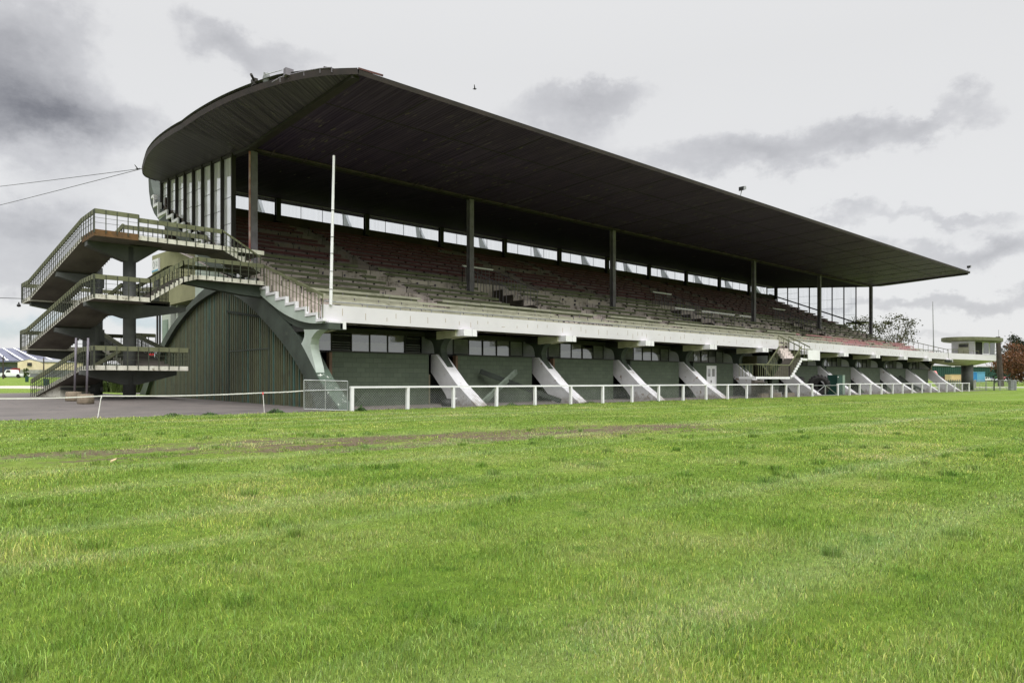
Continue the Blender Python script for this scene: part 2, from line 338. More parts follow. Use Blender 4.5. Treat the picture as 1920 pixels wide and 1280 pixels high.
def grass_mat(blade):
    m, nt, b = node_mat('grass_blades' if blade else 'grass_turf')
    geo = N(nt, 'ShaderNodeNewGeometry'); sx = N(nt, 'ShaderNodeSeparateXYZ'); nt.links.new(geo.outputs['Position'], sx.inputs[0])
    x, y = sx.outputs[0], sx.outputs[1]
    v = N(nt, 'ShaderNodeCombineXYZ'); nt.links.new(x, v.inputs[0]); nt.links.new(y, v.inputs[1]); v = v.outputs[0]
    base = ramp(nt, noise(nt, .55, 6, .65, v), [(.3, (.13,.232,.022,1)), (.5, (.20,.30,.042,1)), (.68, (.285,.345,.085,1))])
    dry = ramp(nt, noise(nt, .8, 7, .75, v), [(.58, (0,0,0,1)), (.76, (1,1,1,1))])
    base = mixc(nt, math_n(nt, 'MULTIPLY', dry, .48), base, (.44,.39,.18,1))
    lush = ramp(nt, noise(nt, 1.7, 3, .6, v), [(.6, (0,0,0,1)), (.7, (1,1,1,1))])
    base = mixc(nt, math_n(nt, 'MULTIPLY', lush, .6), base, (.075,.185,.012,1))
    # mowing lines along the track, faint
    w = noise(nt, 1, 2, .5, v, (.035, .8, 1))
    mow = ramp(nt, w, [(.52, (0,0,0,1)), (.64, (1,1,1,1))])
    base = mixc(nt, math_n(nt, 'MULTIPLY', mow, .3), base, (.36,.43,.18,1))
    wn = worn(nt, x, y)
    if blade:
        at_ = N(nt, 'ShaderNodeAttribute'); at_.attribute_name = 'tint'
        base = mixc(nt, 1, base, at_.outputs['Color'], 'MULTIPLY')
        nt.links.new(base, b.inputs['Base Color']); b.inputs['Roughness'].default_value = .5; b.inputs['Specular IOR Level'].default_value = .3
        t = N(nt, 'ShaderNodeBsdfTranslucent'); nt.links.new(base, t.inputs[0])
        mx = N(nt, 'ShaderNodeMixShader'); mx.inputs[0].default_value = .3
        nt.links.new(b.outputs[0], mx.inputs[1]); nt.links.new(t.outputs[0], mx.inputs[2])
        nt.links.new(mx.outputs[0], nt.nodes['Material Output'].inputs[0])
    else:
        soil = ramp(nt, noise(nt, 9, 5, .7, v), [(.35, (.07,.05,.034,1)), (.65, (.165,.125,.085,1))])
        fine = ramp(nt, noise(nt, 7, 6, .75, v), [(.3, (.55,.55,.55,1)), (.7, (1.15,1.15,1.1,1))])
        base = mixc(nt, 1, base, fine, 'MULTIPLY'); base = mixc(nt, 1, base, (.76,.76,.76,1), 'MULTIPLY')
        nt.links.new(mixc(nt, wn, base, soil), b.inputs['Base Color'])
        b.inputs['Roughness'].default_value = .9; b.inputs['Specular IOR Level'].default_value = .1
        bump(nt, b, noise(nt, 22, 5, .75, v), .9, .05)
    return m
M['turf'] = grass_mat(False); M['blade'] = grass_mat(True)
def asphalt(name, c1, c2, wet=None, sc=1.0):
    m, nt, b = node_mat(name)
    col = ramp(nt, noise(nt, .5*sc, 7, .65), [(.3, c1), (.7, c2)])
    col = mixc(nt, .35, col, ramp(nt, noise(nt, 60, 2), [(.3, (.02,.02,.02,1)), (.7, (.5,.48,.46,1))]), 'OVERLAY')
    if wet: col = mixc(nt, ramp(nt, noise(nt, .35, 5, .6, sc=(1, 2.5, 1)), [(.52, (0,0,0,1)), (.66, (1,1,1,1))]), col, wet)
    cr = N(nt, 'ShaderNodeTexVoronoi', feature='DISTANCE_TO_EDGE'); cr.inputs['Scale'].default_value = .45
    tc = N(nt, 'ShaderNodeTexCoord'); nt.links.new(tc.outputs['Object'], cr.inputs[0])
    col = mixc(nt, ramp(nt, cr.outputs[0], [(.0, (.5,.5,.5,1)), (.012, (0,0,0,1))]), col, (.04,.038,.035,1))
    nt.links.new(col, b.inputs['Base Color']); b.inputs['Roughness'].default_value = .85; bump(nt, b, noise(nt, 70, 3), .4, .01); return m
M['asphalt'] = asphalt('asphalt_yard', S(108,101,97), S(88,83,80), S(72,68,66))
M['gravel'] = asphalt('gravel', S(120,112,106), S(92,86,82), None, 8)
M['pathm'] = asphalt('pale_path', S(196,188,176), S(176,168,158))
M['road'] = asphalt('pale_road', S(180,176,170), S(160,156,150))

# ------------------------------------------------------------------ ground
def sheet(name, xs, ys, m, dz=0.0):
    mb = MB(); idx = {}
    for j, y in enumerate(ys):
        for i, x in enumerate(xs): idx[i, j] = len(mb.v); mb.v.append((x, y, gz(x, y)+dz))
    for j in range(len(ys)-1):
        for i in range(len(xs)-1):
            mb.f.append((idx[i,j], idx[i+1,j], idx[i+1,j+1], idx[i,j+1])); mb.m.append(0)
    return tag(mb.build(name, m, None, True), kind='structure')
def span(a, b, n): return [a+(b-a)*k/n for k in range(n+1)]
GX = sorted(set([-3000, -900, -300, -120, -60, -30, -15]+span(-8, 14, 22)+span(18, 82, 8)+[85]+span(90, 205, 12)+[260, 400, 900, 2500]))
XL = [x for x in GX if x <= 13]; XR = [x for x in GX if x >= 13]
sheet('grass_field', GX, [-900, -200, -60, -20, 0, 6, 12, 18, 22.65], M['turf'])
sheet('asphalt_yard', XL, [22.65, 24, 26, 28, 30, 32, 36, 40, 45], M['asphalt'])
sheet('gravel_apron', [x for x in XR if x <= 90], [22.65, 24, 27, 30], M['gravel'])
sheet('concrete_floor', [x for x in XR if x <= 90], [30, 36, 42, 48, 52], M['asphalt'])
sheet('grass_verge', [x for x in GX if x >= 90], [22.65, 24, 27, 30, 36, 42, 48, 52], M['turf'])
sheet('grass_lawn', XL, [45, 48, 52, 60, 69], M['turf'])
sheet('garden_path', XL, [69, 75, 81, 87], M['pathm'])
sheet('grass_paddock', XL, [87, 100, 115, 130, 143, 165, 190, 220, 400, 1000, 3000], M['turf'])
sheet('unseen_rear_yard', [x for x in XR if x <= 90], [52, 60, 69, 75, 81, 87], M['asphalt'])  # unseen ground, made grey to keep green bounce off the rear soffit
sheet('grass_verge', [x for x in GX if x >= 90], [52, 60, 69, 75, 81, 87], M['turf'])
sheet('grass_meadow', XR, [87, 100, 115, 130, 143, 165, 190, 220, 400, 1000, 3000], M['turf'])
mb = MB(); n = 24
for k in range(n):
    a, b = -40+150*k/n, -40+150*(k+1)/n
    c0 = VF*95; q = [c0+VR*a-VF*2.6, c0+VR*b-VF*2.6, c0+VR*b+VF*2.6, c0+VR*a+VF*2.6]
    if q[0].x < 92: continue
    mb.poly([(p.x, p.y, gz(p.x, p.y)+.02) for p in q])
tag(mb.build('road', M['road']), kind='structure')

# ------------------------------------------------------------------ grandstand
L = 6.34; X0 = 13.05
def FX(n): return X0+L*n
XE = FX(11)
GS = thing('grandstand', (X0, 24.5, 0), 'long derelict racecourse grandstand with a dark cantilevered roof and white front parapet', 'grandstand')
TY = [24.6, 25, 27, 29.5, 32, 36, 39.6, 44.3]; TZ = [3.35, 3.42, 4.1, 5.0, 6.02, 7.75, 9.3, 11.25]
def tz(y): return lerp(y, TY, TZ)
NR = 20; RY = [25.0+.92*k for k in range(NR)]; RZ = [tz(y+.25) for y in RY]
VOM = [(27.05, 29.5), (46.05, 48.5), (65.05, 67.5)]; VY0, VY1 = 30.2, 34.2
# stepped seating
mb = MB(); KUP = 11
segs = []; x = X0-.3
for a, b in VOM: segs.append((x, a, False)); segs.append((a, b, True)); x = b
segs.append((x, XE+.3, False))
for a, b, v in segs:
    prevz = 3.2; py = 24.6
    mb.poly([(a,24.6,3.42),(b,24.6,3.42),(b,25,3.42),(a,25,3.42)])
    pz_ = 3.42
    for k in range(NR):
        y0 = RY[k]; y1 = RY[k+1] if k+1 < NR else 43.3; z = RZ[k]
        if v and VY0 <= y0+.4 <= VY1: pz_ = None; continue
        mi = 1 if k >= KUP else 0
        if pz_ is None:
            mb.poly([(a,y0,3.3),(b,y0,3.3),(b,y0,z),(a,y0,z)], mi)
        else: mb.poly([(a,y0,pz_),(b,y0,pz_),(b,y0,z),(a,y0,z)], mi)
        mb.poly([(a,y0,z),(b,y0,z),(b,y1,z),(a,y1,z)], mi); pz_ = z
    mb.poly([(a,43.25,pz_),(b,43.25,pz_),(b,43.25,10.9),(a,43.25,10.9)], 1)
    mb.poly([(a,43.5,8.8),(b,43.5,8.8),(b,24.6,3.2),(a,24.6,3.2)])
tier = mb.build('seating_tier', [M['tier'], M['tiershade']], GS)
mb = MB(); mb.box(X0-.2, XE+.2, 43.26, 43.5, 8.7, 11.45); mb.build('rear_parapet', M['parapet'], GS)
for a, b in VOM:                                     # the stair pit of each vomitory
    mb = MB()
    for x_ in (a, b):
        pts = [(VY0, 3.3), (VY0, tz(VY0)+.1)]
        for k in range(NR):
            if VY0 <= RY[k]+.4 <= VY1+.5: pts += [(RY[k], RZ[k]+.02), (min(RY[k]+.92, VY1), RZ[k]+.02)]
        pts.append((VY1, 3.3)); mb.px(pts, x_-.06, x_+.06)
    for k in range(8): mb.box(a+.06, b-.06, VY0+.2+.32*k, VY0+.52+.32*k, 3.3, 5.0-.22*k)
    mb.build('vomitory_stair', M['pit'], GS)
# benches
AIS = [20.4, 33.1, 39.6, 52.2, 58.8, 71.6, 77.2]
for k in range(NR):
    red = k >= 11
    cuts = [X0+.9]
    for c in sorted(AIS+[ (a+b)/2 for a, b in VOM ]):
        inv = any(a < c < b for a, b in VOM)
        if inv and not (VY0-.6 <= RY[k] <= VY1+.2): continue
        w = 1.6 if inv else .55
        if not inv and k < 3: continue
        cuts += [c-w, c+w]
    cuts.append(XE-.9)
    for s_ in range(0, len(cuts)-1, 2):
        a, b = cuts[s_], cuts[s_+1]
        mb = MB(); x = a+random.uniform(0, .3)
        while x < b-.3:
            ln = min(random.choice([2.4, 3.6, 4.2, 4.8]), b-x)
            miss = random.random() < (.03 if red else .07)
            if not miss:
                z = RZ[k]+.175+random.uniform(-.008, .008); y = RY[k]-.02+random.uniform(-.01, .01); tl = random.uniform(-.012, .012)
                mt = 0
                if k < 5 and x > 57 and random.random() < .55: mt = 1
                mb.bar((x, y+.07, z), (x+ln-.015, y+.07, z+tl), .3, .035, mt)
                mb.bar((x, y-.085, z-.05), (x+ln-.015, y-.085, z-.05+tl), .03, .135, mt)
                if k < 4:
                    mb.bar((x, y+.5, z+.33), (x+ln-.015, y+.5, z+.33+tl), .03, .1, mt)
            q = x+.3
            while q < x+ln-.1:
                if random.random() < .93:
                    mb.box(q, q+.02, RY[k]+.04, RY[k]+.2, RZ[k], RZ[k]+.155, 2)
                    if k < 4: mb.bar((q+.015, RY[k]+.4, RZ[k]+.02), (q+.015, RY[k]+.53, RZ[k]+.54), .03, .03, 2)
                q += 1.2
            if miss and random.random() < .4:      # a plank dropped askew
                mb.bar((x+.2, RY[k]+.3, RZ[k]+.05), (x+ln*.7, RY[k]+.5, RZ[k]+.08), .25, .04, 0)
            x += ln
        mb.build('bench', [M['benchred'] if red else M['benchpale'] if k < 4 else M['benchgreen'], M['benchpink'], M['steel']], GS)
# white parapet, split at the front stairs
GAP = (47.35, 48.95)
for a, b in ((12.75, GAP[0]), (GAP[1], 83.1)):
    mb = MB(); mb.box(a, b, 24.45, 24.6, 3.27, 3.9)
    x = a+.8
    while x < b-.5:
        r = random.random()
        z = random.uniform(3.45, 3.7); h = random.uniform(.1, .3)
        if r < .75: mb.box(x, x+.016, 24.446, 24.45, z-h/2, min(3.88, z+h/2), 1)
        elif r < .9: mb.box(x, x+.2, 24.446, 24.45, z, z+.013, 1)
        else: mb.bar((x, 24.448, 3.4), (x+.17, 24.448, 3.52), .004, .014, 1)
        x += random.uniform(.35, 1.1)
    mb.build('front_parapet', [M['fascia'], M['crack']], GS)
    mb = MB(); mb.tube((a+.2, 24.75, 4.06), (b-.2, 24.75, 4.06), .022, 6)
    mb.tube((a+.2, 24.78, 3.92), (b-.2, 24.78, 3.92), .015, 5)
    x = a+.5
    while x < b-.2: mb.box(x, x+.03, 24.735, 24.765, 3.42, 4.06); x += 1.55
    mb.build('parapet_rail', M['galv'], GS)
# arch frames at both ends, buttresses between
def smooth(p, n=4):
    o = []
    for k in range(len(p)-1):
        a, b, c, d = p[max(0, k-1)], p[k], p[k+1], p[min(len(p)-1, k+2)]
        for j in range(n):
            t = j/n; o.append(tuple(.5*(2*b[i]+(c[i]-a[i])*t+(2*a[i]-5*b[i]+4*c[i]-d[i])*t*t+(3*b[i]-a[i]-3*c[i]+d[i])*t**3) for i in (0, 1)))
    return o+[p[-1]]
AO = smooth([(23.16,0),(24.55,.98),(25.15,1.5),(26.18,2.46),(27.15,3.2),(28.48,3.92),(29.73,4.62),(31.5,5.35),(33.3,5.78),(35,5.9),(37,5.62),(38.81,5.15),(41.73,4.2),(43.98,3.1),(45.79,1.9),(46.9,1.1),(48.2,.1)])
AI = smooth([(46.95,.12),(45.64,1.35),(44.2,2.42),(42.83,3.2),(41.07,4.05),(38.9,4.8),(37.2,5.15),(35.4,5.38),(34.6,5.35),(33.53,5.14),(32.13,4.7),(30.56,4.02),(28.78,3.1),(27.3,2.2),(26.05,1.25),(25.4,.6),(24.97,0)])
RU = smooth([(24.05,3.2),(25.26,3.26),(26.59,3.5),(28.03,3.95),(29.73,4.68)], 3)+[(33,6.1),(36,7.4),(40,9.1),(43,10.4),(44.3,11.0),(45.1,11.8),(45.6,12.5),(45.95,13.1)]
RL = [(46.28,13.1),(46.15,12.3),(45.8,11.5),(45.15,10.85),(44.0,10.15),(42.6,9.45),(40,8.4),(36,6.6),(33,5.85)]+smooth([(31,5.15),(29.2,4.3),(27.9,3.62),(27.0,3.28),(26.18,3.1),(25.26,3.01),(24.5,2.97),(24.05,2.96)], 3)
STEM = [(25.3,2.985),(25.5,2.94),(25.69,2.84),(25.82,2.7),(25.9,2.5),(25.9,2.34),(25.78,2.08),(25.55,1.82),(25.3,1.58),(25.6,1.75),(26.05,2.15),(26.38,2.3),(26.4,2.5),(26.47,2.7),(26.6,2.85),(26.85,2.95),(27.28,2.985)]
STEM0 = [(24.7,2.975),(24.95,2.92),(25.17,2.83),(25.38,2.68),(25.46,2.45),(25.42,2.25),(25.32,2.05),(25.07,1.58),(24.98,1.3),(25.3,1.45),(25.9,2.0),(26.3,2.45),(26.1,2.6),(25.98,2.75),(25.95,2.9),(26.03,3.05)]
LEG = [(23.16,0),(24.55,.93),(25.84,2.06),(26.05,2.24),(26.42,2.24),(26.42,1.45),(25.4,.52),(24.97,0)]
for n in range(12):
    x = FX(n)
    if n in (0, 11):
        e = MB(); lo = [(23.16,0),(24.55,.93),(25.84,2.06),(26.05,2.25),(27.0,1.98),(26.76,1.77),(25.4,.52),(24.97,0)]
        e.px(AO+AI, x-.3, x+.3, 0)
        fr = e.build('arch_frame', M['darkgreen'] if n == 0 else M['legwhite'], GS)
        if n == 0:
            e = MB(); foot = [q for q in AO if q[1] < 1.52 and q[0] < 30]; e.px([(y-.004, z+.004) for y, z in foot]+[(y+.05, z-.05) for y, z in foot[::-1]], x-.301, x+.301, 0)
            e.build('peeling_foot', M['peel'], fr)
        e = MB(); e.px(RU+RL, x-.285, x+.3, 0)
        e.build('raking_beam', M['darkgreen'], GS)
        e = MB(); e.px(STEM0 if n == 0 else STEM, x-.297 if n == 0 else x-.14, x+.05 if n == 0 else x+.2, 0); e.build('curved_bracket', M['palegreen'] if n == 0 else M['darkgreen'], fr)
    else:
        e = MB(); e.px(LEG, x-.3, x+.3, 0)
        fr = e.build('buttress', M['legwhite'], GS)
        e = MB(); e.px(STEM, x-.14, x+.2, 0); e.build('curved_bracket', M['darkgreen'], fr)
        e = MB(); e.px(RU[-4:]+RL[:4], x-.1, x+.1, 0); e.build('roof_horn', M['horn'], GS)
    e = MB(); e.px([(24.62,2.99),(24.62,3.26),(26,3.26),(26,2.9),(25.6,2.93)], x-.3+(.55 if n == 0 else 0), x+.42, 0); e.build('floor_beam', M['cream'], fr); e = MB(); e.box(x-.25, x+.3, 26.0, 28.4, 2.99, 3.26); e.build('inner_beam', M['frame'], fr)
    e = MB(); e.box(x-.24, x+.42, 24.1, 24.615, 2.985, 3.265); e.box(x+.2, x+.44, 24.05, 24.12, 2.98, 3.262); e.build('beam_end', M['white'], fr)
    if n == 11:
        e = MB()
        for a in range(8): e.bar((x-.16, *STEM[a]), (x-.16, *STEM[a+1]), .04, .06)
        e.build('bracket_rim', M['cream'], fr)
# end stair: white zigzag stringer, pale web, tier edge
for xe, w in ((X0-.43, .14), (XE+.29, .14)):
    mb = MB(); top = []; 
    pts = [(24.2, 3.36), (24.69, 3.36)]
    for y, z in ((24.69,3.62),(25.58,3.9),(26.45,4.17),(27.32,4.44),(28.25,4.72),(29.17,5.03)): pts += [(y, z)] if pts[-1][0] == y and pts[-1][1] == z else [(y, z)] ; pts += [(y+.9, z)]
    q_ = [(24.2, 3.36)]
    for y, z in ((24.69,3.62),(25.58,3.9),(26.45,4.17),(27.32,4.44),(28.25,4.72),(29.17,5.03)): q_ += [(y, q_[-1][1]), (y, z)]
    pts = q_+[(30.6, 5.03)]
    lowp = [(y+.085, z-.105) for y, z in pts]; lowp[0] = (24.2, 3.26); lowp[-1] = (30.6, pts[-1][1]-.105)
    mb.px(pts+lowp[::-1], xe, xe+w)
    mb.build('stair_stringer', M['white'], GS)
    mb = MB(); lw = [(y, z-.02) for y, z in RU if 24.2 <= y <= 30]
    mb.px([(y+.01, z-.01) for y, z in lowp]+[(30, 4.8)]+lw[::-1], xe+.03, xe+.13); mb.build('stringer_web', M['palegreen'], GS)
    mb = MB(); pts = []
    for k in range(6, NR): pts += [(RY[k], RZ[k-1]), (RY[k], RZ[k])]
    pts += [(44.1, RZ[-1]), (44.1, 11.3), (44.9, 11.3), (44.9, 11.9), (45.3, 11.9)]
    mb.px(pts+[(y+.12, z-.16) for y, z in pts[::-1]], xe+.05, xe+.25); mb.build('tier_edge', M['white'], GS)
    mb = MB(); up = [(y+.13, z-.17) for y, z in pts[:-4]]
    mb.px(up+[(44.2, 10.3)]+[(y, z+.01) for y, z in RU[::-1] if 30 <= y <= 44], xe+.14, xe+.28); mb.build('end_web', M['palegreen'], GS)
# wall below the end frame (ribbed cladding in the arch), with door track
mb = MB(); y = 25.0
ay = [p[0] for p in AI[::-1]]; az = [p[1] for p in AI[::-1]]
while y < 47:
    for dy, dx in ((0, 0), (.11, .055)):
        y0 = y+dy; y1 = y+dy+.11
        t0, t1 = lerp(y0, ay, az), lerp(y1, ay, az)
        mb.poly([(X0-.03-dx, y0, 0), (X0-.03-dx, y1, 0), (X0-.03-dx, y1, t1+.05), (X0-.03-dx, y0, t0+.05)])
        for yy, t in ((y0, t0),): mb.poly([(X0-.03, yy, 0), (X0-.085, yy, 0), (X0-.085, yy, t+.05), (X0-.03, yy, t+.05)])
    y += .22
mb.build('arch_cladding', M['corr'], GS)
mb = MB(); mb.bar(at(430,591,35.2)*1, at(430,591,35.2), .1, .1); mb = MB()
mb.bar((X0-.12, 34.3, 4.35), (X0-.12, 29.6, 3.72), .06, .09); mb.build('door_track', M['timber'], GS)
mb = MB(); mb.box(X0-.1, X0-.07, 34.15, 34.21, .1, 4.9); mb.box(X0-.1, X0-.07, 29.7, 29.75, .1, 3.6); mb.box(X0-.1, X0-.07, 29.75, 34.15, 2.42, 2.47); mb.build('sliding_door_edge', M['darkgreen'], GS)
# infill between the arch and the raking beam, at each end
for x in (X0, XE):
    mb = MB(); mb.px([(28.6,4.1),(30,4.9),(31.6,5.45),(33.3,5.85),(35,5.86),(37,5.55),(39,4.95),(39,7.7),(36,6.55),(33,5.9),(30.8,5.0)], x-.02, x+.12); mb.build('end_panel', M['palegreen'], GS)
# wall bays
for n in range(11):
    x = FX(n)
    stairbay = (n == 5)
    a, b = x+.9, x+5.62
    w = MB()
    if stairbay:
        w.box(a, x+1.9, 26.0, 26.2, 0, 2.2); w.box(x+4.6, b, 26.0, 26.2, 0, 2.2)
    elif n == 4:
        w.box(a, 40.78, 26.0, 26.2, 0, 2.22); w.box(41.92, b, 26.0, 26.2, 0, 2.22); w.box(40.78, 41.92, 26.0, 26.2, 2.06, 2.22)
    else: w.box(a, b, 26.0, 26.2, 0, 2.22)
    wl = w.build('wall_panel', M['wallgreen'], GS)
    p = MB(); p.box(a-.13, a-.005, 25.97, 26.2, 0, 2.2); p.build('pilaster', M['brown'] if n < 3 else M['darkgreen'], wl)
    p = MB(); p.box(a-.13, b, 25.95, 26.22, 2.222, 2.27); p.box(x+.3 if n == 0 else x-.3, x+L-.3, 26.5, 27.4, 2.2, 2.27)
    if not stairbay: p.build('sill', M['frame'], wl)
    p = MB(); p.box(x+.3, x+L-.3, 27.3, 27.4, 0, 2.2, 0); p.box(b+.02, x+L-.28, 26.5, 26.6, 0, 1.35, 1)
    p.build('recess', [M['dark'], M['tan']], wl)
    if stairbay:
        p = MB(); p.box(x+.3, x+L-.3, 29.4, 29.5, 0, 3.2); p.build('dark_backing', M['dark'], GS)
        p = MB(); p.box(x+4.55, x+4.65, 27.2, 29.4, 1.3, 2.9); p.build('side_screen', M['tan'], GS)
    # window band
    fr = MB(); yb = 26.95
    edges = [.3 if n == 0 else -.47, 1.39, 2.31, 3.2, 4.1, 5.0, 5.87] if not stairbay else [-.47, 1.39, 2.1]
    fr.box(x+edges[0], x+edges[-1], yb, yb+.06, 3.06, 3.28)
    for e in edges: fr.box(x+e-.025, x+e+.025, yb-.02, yb+.05, 2.272, 3.06)
    fr.box(x+edges[0], x+edges[-1], yb-.015, yb+.05, 2.272, 2.31)
    win = fr.build('window_band', M['frame'], GS)
    for i in range(len(edges)-1):
        lv = MB(); dk = MB()
        e0, e1 = x+edges[i]+.025, x+edges[i+1]-.025
        if i in (1, 5) and not stairbay:
            open_ = (n == 0)
            k = 0; z = 2.34
            while z < 3.0:
                if open_: lv.poly([(e0, yb-.03, z), (e1, yb-.03, z), (e1, yb+.05, z+.05), (e0, yb+.05, z+.05)]) if (z < 2.62 or int(z*40) % 3 == 0) else None
                else: lv.poly([(e0, yb-.03, z), (e1, yb-.03, z), (e1, yb+.04, z+.1), (e0, yb+.04, z+.1)])
                z += .1
            dk.box(e0, e1, yb+.06, yb+.08, 2.3, 3.02); l_ = lv.build('louvre', M['louvre'], win); dk.build('louvre_backing', M['dark'], win)
        else:
            t = random.uniform(-.012, .012); t2 = random.uniform(-.006, .006)
            zt = 3.06 if not (n == 2 and i == 4) else 2.9
            g = MB(); g.poly([(e0, yb+.02+t, 2.31), (e1, yb+.02-t, 2.31), (e1, yb+.02-t+t2, zt), (e0, yb+.02+t+t2, zt)]); g.build('pane', M['frost'] if i in (0, len(edges)-2) and not (n == 0 and i == 0) else M['glass'], win)
# white double door in bay 4
mb = MB(); mb.box(40.8, 41.9, 26.02, 26.1, .06, 2.03)
dr = mb.build('door', M['white'], GS)
mb = MB(); mb.box(40.78, 40.84, 25.985, 26.06, .05, 2.05); mb.box(41.86, 41.92, 25.985, 26.06, .05, 2.05); mb.box(40.84, 41.86, 25.985, 26.06, 1.99, 2.05); mb.box(41.34, 41.36, 26.0, 26.02, .06, 1.99)
mb.build('door_frame', M['white'], dr)
mb = MB(); mb.box(40.93, 41.24, 26.01, 26.03, 1.35, 1.85); mb.box(41.46, 41.77, 26.01, 26.03, 1.35, 1.85); mb.build('door_window', M['glass'], dr)
mb = MB(); mb.box(41.3, 41.33, 25.97, 26.02, .95, 1.1); mb.build('handle', M['darksteel'], dr)
# wall closing the stand at the back and far end
mb = MB(); mb.box(X0+.4, XE, 43.2, 43.4, 0, 8.9); mb.build('rear_wall', M['annexpale'], GS)
mb = MB(); mb.px([(26.6,0),(47,0),(44,1.7),(39.1,4.2),(36,5.0),(33.3,5.2),(31.5,4.7),(28.2,2.9)], XE-.05, XE+.05); mb.build('far_arch_wall', M['corr'], GS)
# roof
def R(X, Y):
    return 11.57+(.035*(32.05-Y) if Y < 32.05 else .0825*(Y-32.05))+.075*max(0, X0-X)+.075*max(0, X-XE)
OY = [22.4,23.3,24.6,26.5,29,32,35.5,38.5,41,42.8,43.6,44.2,44.5]
OX = [13.04,12.3,11.6,10.95,10.42,10.15,10.25,10.6,11.1,11.5,11.75,12.1,12.7]
_o = smooth(list(zip(OY, OX)), 5); OY = [p[0] for p in _o]; OX = [p[1] for p in _o]
ysr = sorted(set(OY+span(22.4, 44.5, 40)+[32.05]))
so, sl, sr, tp, ed = MB(), MB(), MB(), MB(), MB()
def xl(y): return min(X0, lerp(y, OY, OX))
rows = []
for y in ysr:
    a = xl(y); b = X0+XE-a
    rows.append((y, [a, (a+X0)/2, X0], span(X0, XE, 12), [XE, (b+XE)/2, b]))
for (y0, l0, c0, r0), (y1, l1, c1, r1) in zip(rows, rows[1:]):
    for mbk, A, B in ((sl, l0, l1), (so, c0, c1), (sr, r0, r1)):
        for i in range(len(A)-1):
            q = [(A[i], y0), (A[i+1], y0), (B[i+1], y1), (B[i], y1)]
            if abs(A[i]-A[i+1]) < 1e-4 and abs(B[i]-B[i+1]) < 1e-4: continue
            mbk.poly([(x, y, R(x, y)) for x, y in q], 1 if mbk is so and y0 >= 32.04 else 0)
            tp.poly([(x, y, R(x, y)+.15+.2*min(1, .35*min(y-22.4, 44.5-y))) for x, y in q])
    for A, B, s_ in ((l0[0], l1[0], -1), (r0[-1], r1[-1], 1)):
        ed.poly([(A, y0, R(A, y0)-.03), (B, y1, R(B, y1)-.03), (B+.03*s_, y1, R(B, y1)+.19), (A+.03*s_, y0, R(A, y0)+.19)])
for i in range(12):
    a, b = span(X0, XE, 12)[i:i+2]
    ed.poly([(a, 22.4, R(a, 22.4)-.04), (b, 22.4, R(b, 22.4)-.04), (b, 22.37, R(b, 22.4)+.12), (a, 22.37, R(a, 22.4)+.12)])
    ed.poly([(a, 22.37, R(a, 22.4)+.12), (b, 22.37, R(b, 22.4)+.12), (b, 22.7, R(b, 22.4)+.17), (a, 22.7, R(a, 22.4)+.17)])
    ed.poly([(a, 44.5, R(a, 44.5)-.05), (b, 44.5, R(b, 44.5)-.05), (b, 44.5, R(b, 44.5)+.3), (a, 44.5, R(a, 44.5)+.3)])
roof = tp.build('roof', M['rooftop'], GS)
so.build('soffit', [M['soffit'], M['soffitshade']], roof)
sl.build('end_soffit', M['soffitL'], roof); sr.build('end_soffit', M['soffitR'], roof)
ed.build('roof_edge', M['roofedge'], roof)
for x in (X0, XE):
    mb = MB()
    yy = [22.6, 32.05, 44.3]
    for a, b in zip(yy, yy[1:]): mb.bar((x, a, R(X0, a)-.06), (x, b, R(X0, b)-.06), .3, .13)
    mb.build('end_truss', M['darksteel'], roof)
mb = MB(); mb.bar((X0+.2, 32.05, 11.5), (XE-.2, 32.05, 11.5), .3, .14, 0)
mb.bar((X0+.2, 31.82, 11.52), (XE-.2, 31.82, 11.52), .1, .05, 1)
x = X0+1
while x < XE-1:
    mb.bar((x, 31.9, 11.46), (x-.1, 31.35, 11.5), .04, .04, 1); x += 1.58
mb.build('gutter_beam', [M['darksteel'], painted('mossy_gutter', S(92,80,84), S(62,54,58), 3)], roof)
mb = MB()
mb.bar((X0, 43.2, R(X0, 43.2)-.02), (XE, 43.2, R(X0, 43.2)-.02), .06, .05)
mb.build('rear_head_beam', M['steel'], roof)
mb = MB()
for yr, step in ((24.3, .9), (26.2, .62), (27.6, .62), (29.1, .55), (30.3, .55), (35.4, .8)):
    x = X0+.6
    while x < XE-.4:
        if random.random() < .34:
            w_ = random.uniform(.12, .34); z = R(x, yr)-.012
            mb.bar((x, yr-w_/2+random.uniform(-.08,.08), z), (x+random.uniform(-.05,.05), yr+w_/2, R(x, yr+w_/2)-.012), .045, .02)
        x += step
for k in range(1, 22):
    x = X0+(XE-X0)*k/22
    mb.bar((x, 22.7, R(x, 22.7)-.008), (x, 31.8, R(x, 31.8)-.008), .045, .016, 1)
for yr in (25.4, 28.4): mb.bar((X0+.3, yr, R(X0, yr)-.01), (XE-.3, yr, R(X0, yr)-.01), .04, .02, 1)
mb.build('soffit_fixing', [painted('pale_fixing', S(112,106,98), S(84,78,72), 3), painted('seam_strip', S(54,50,53), S(44,41,44), 2)], roof)
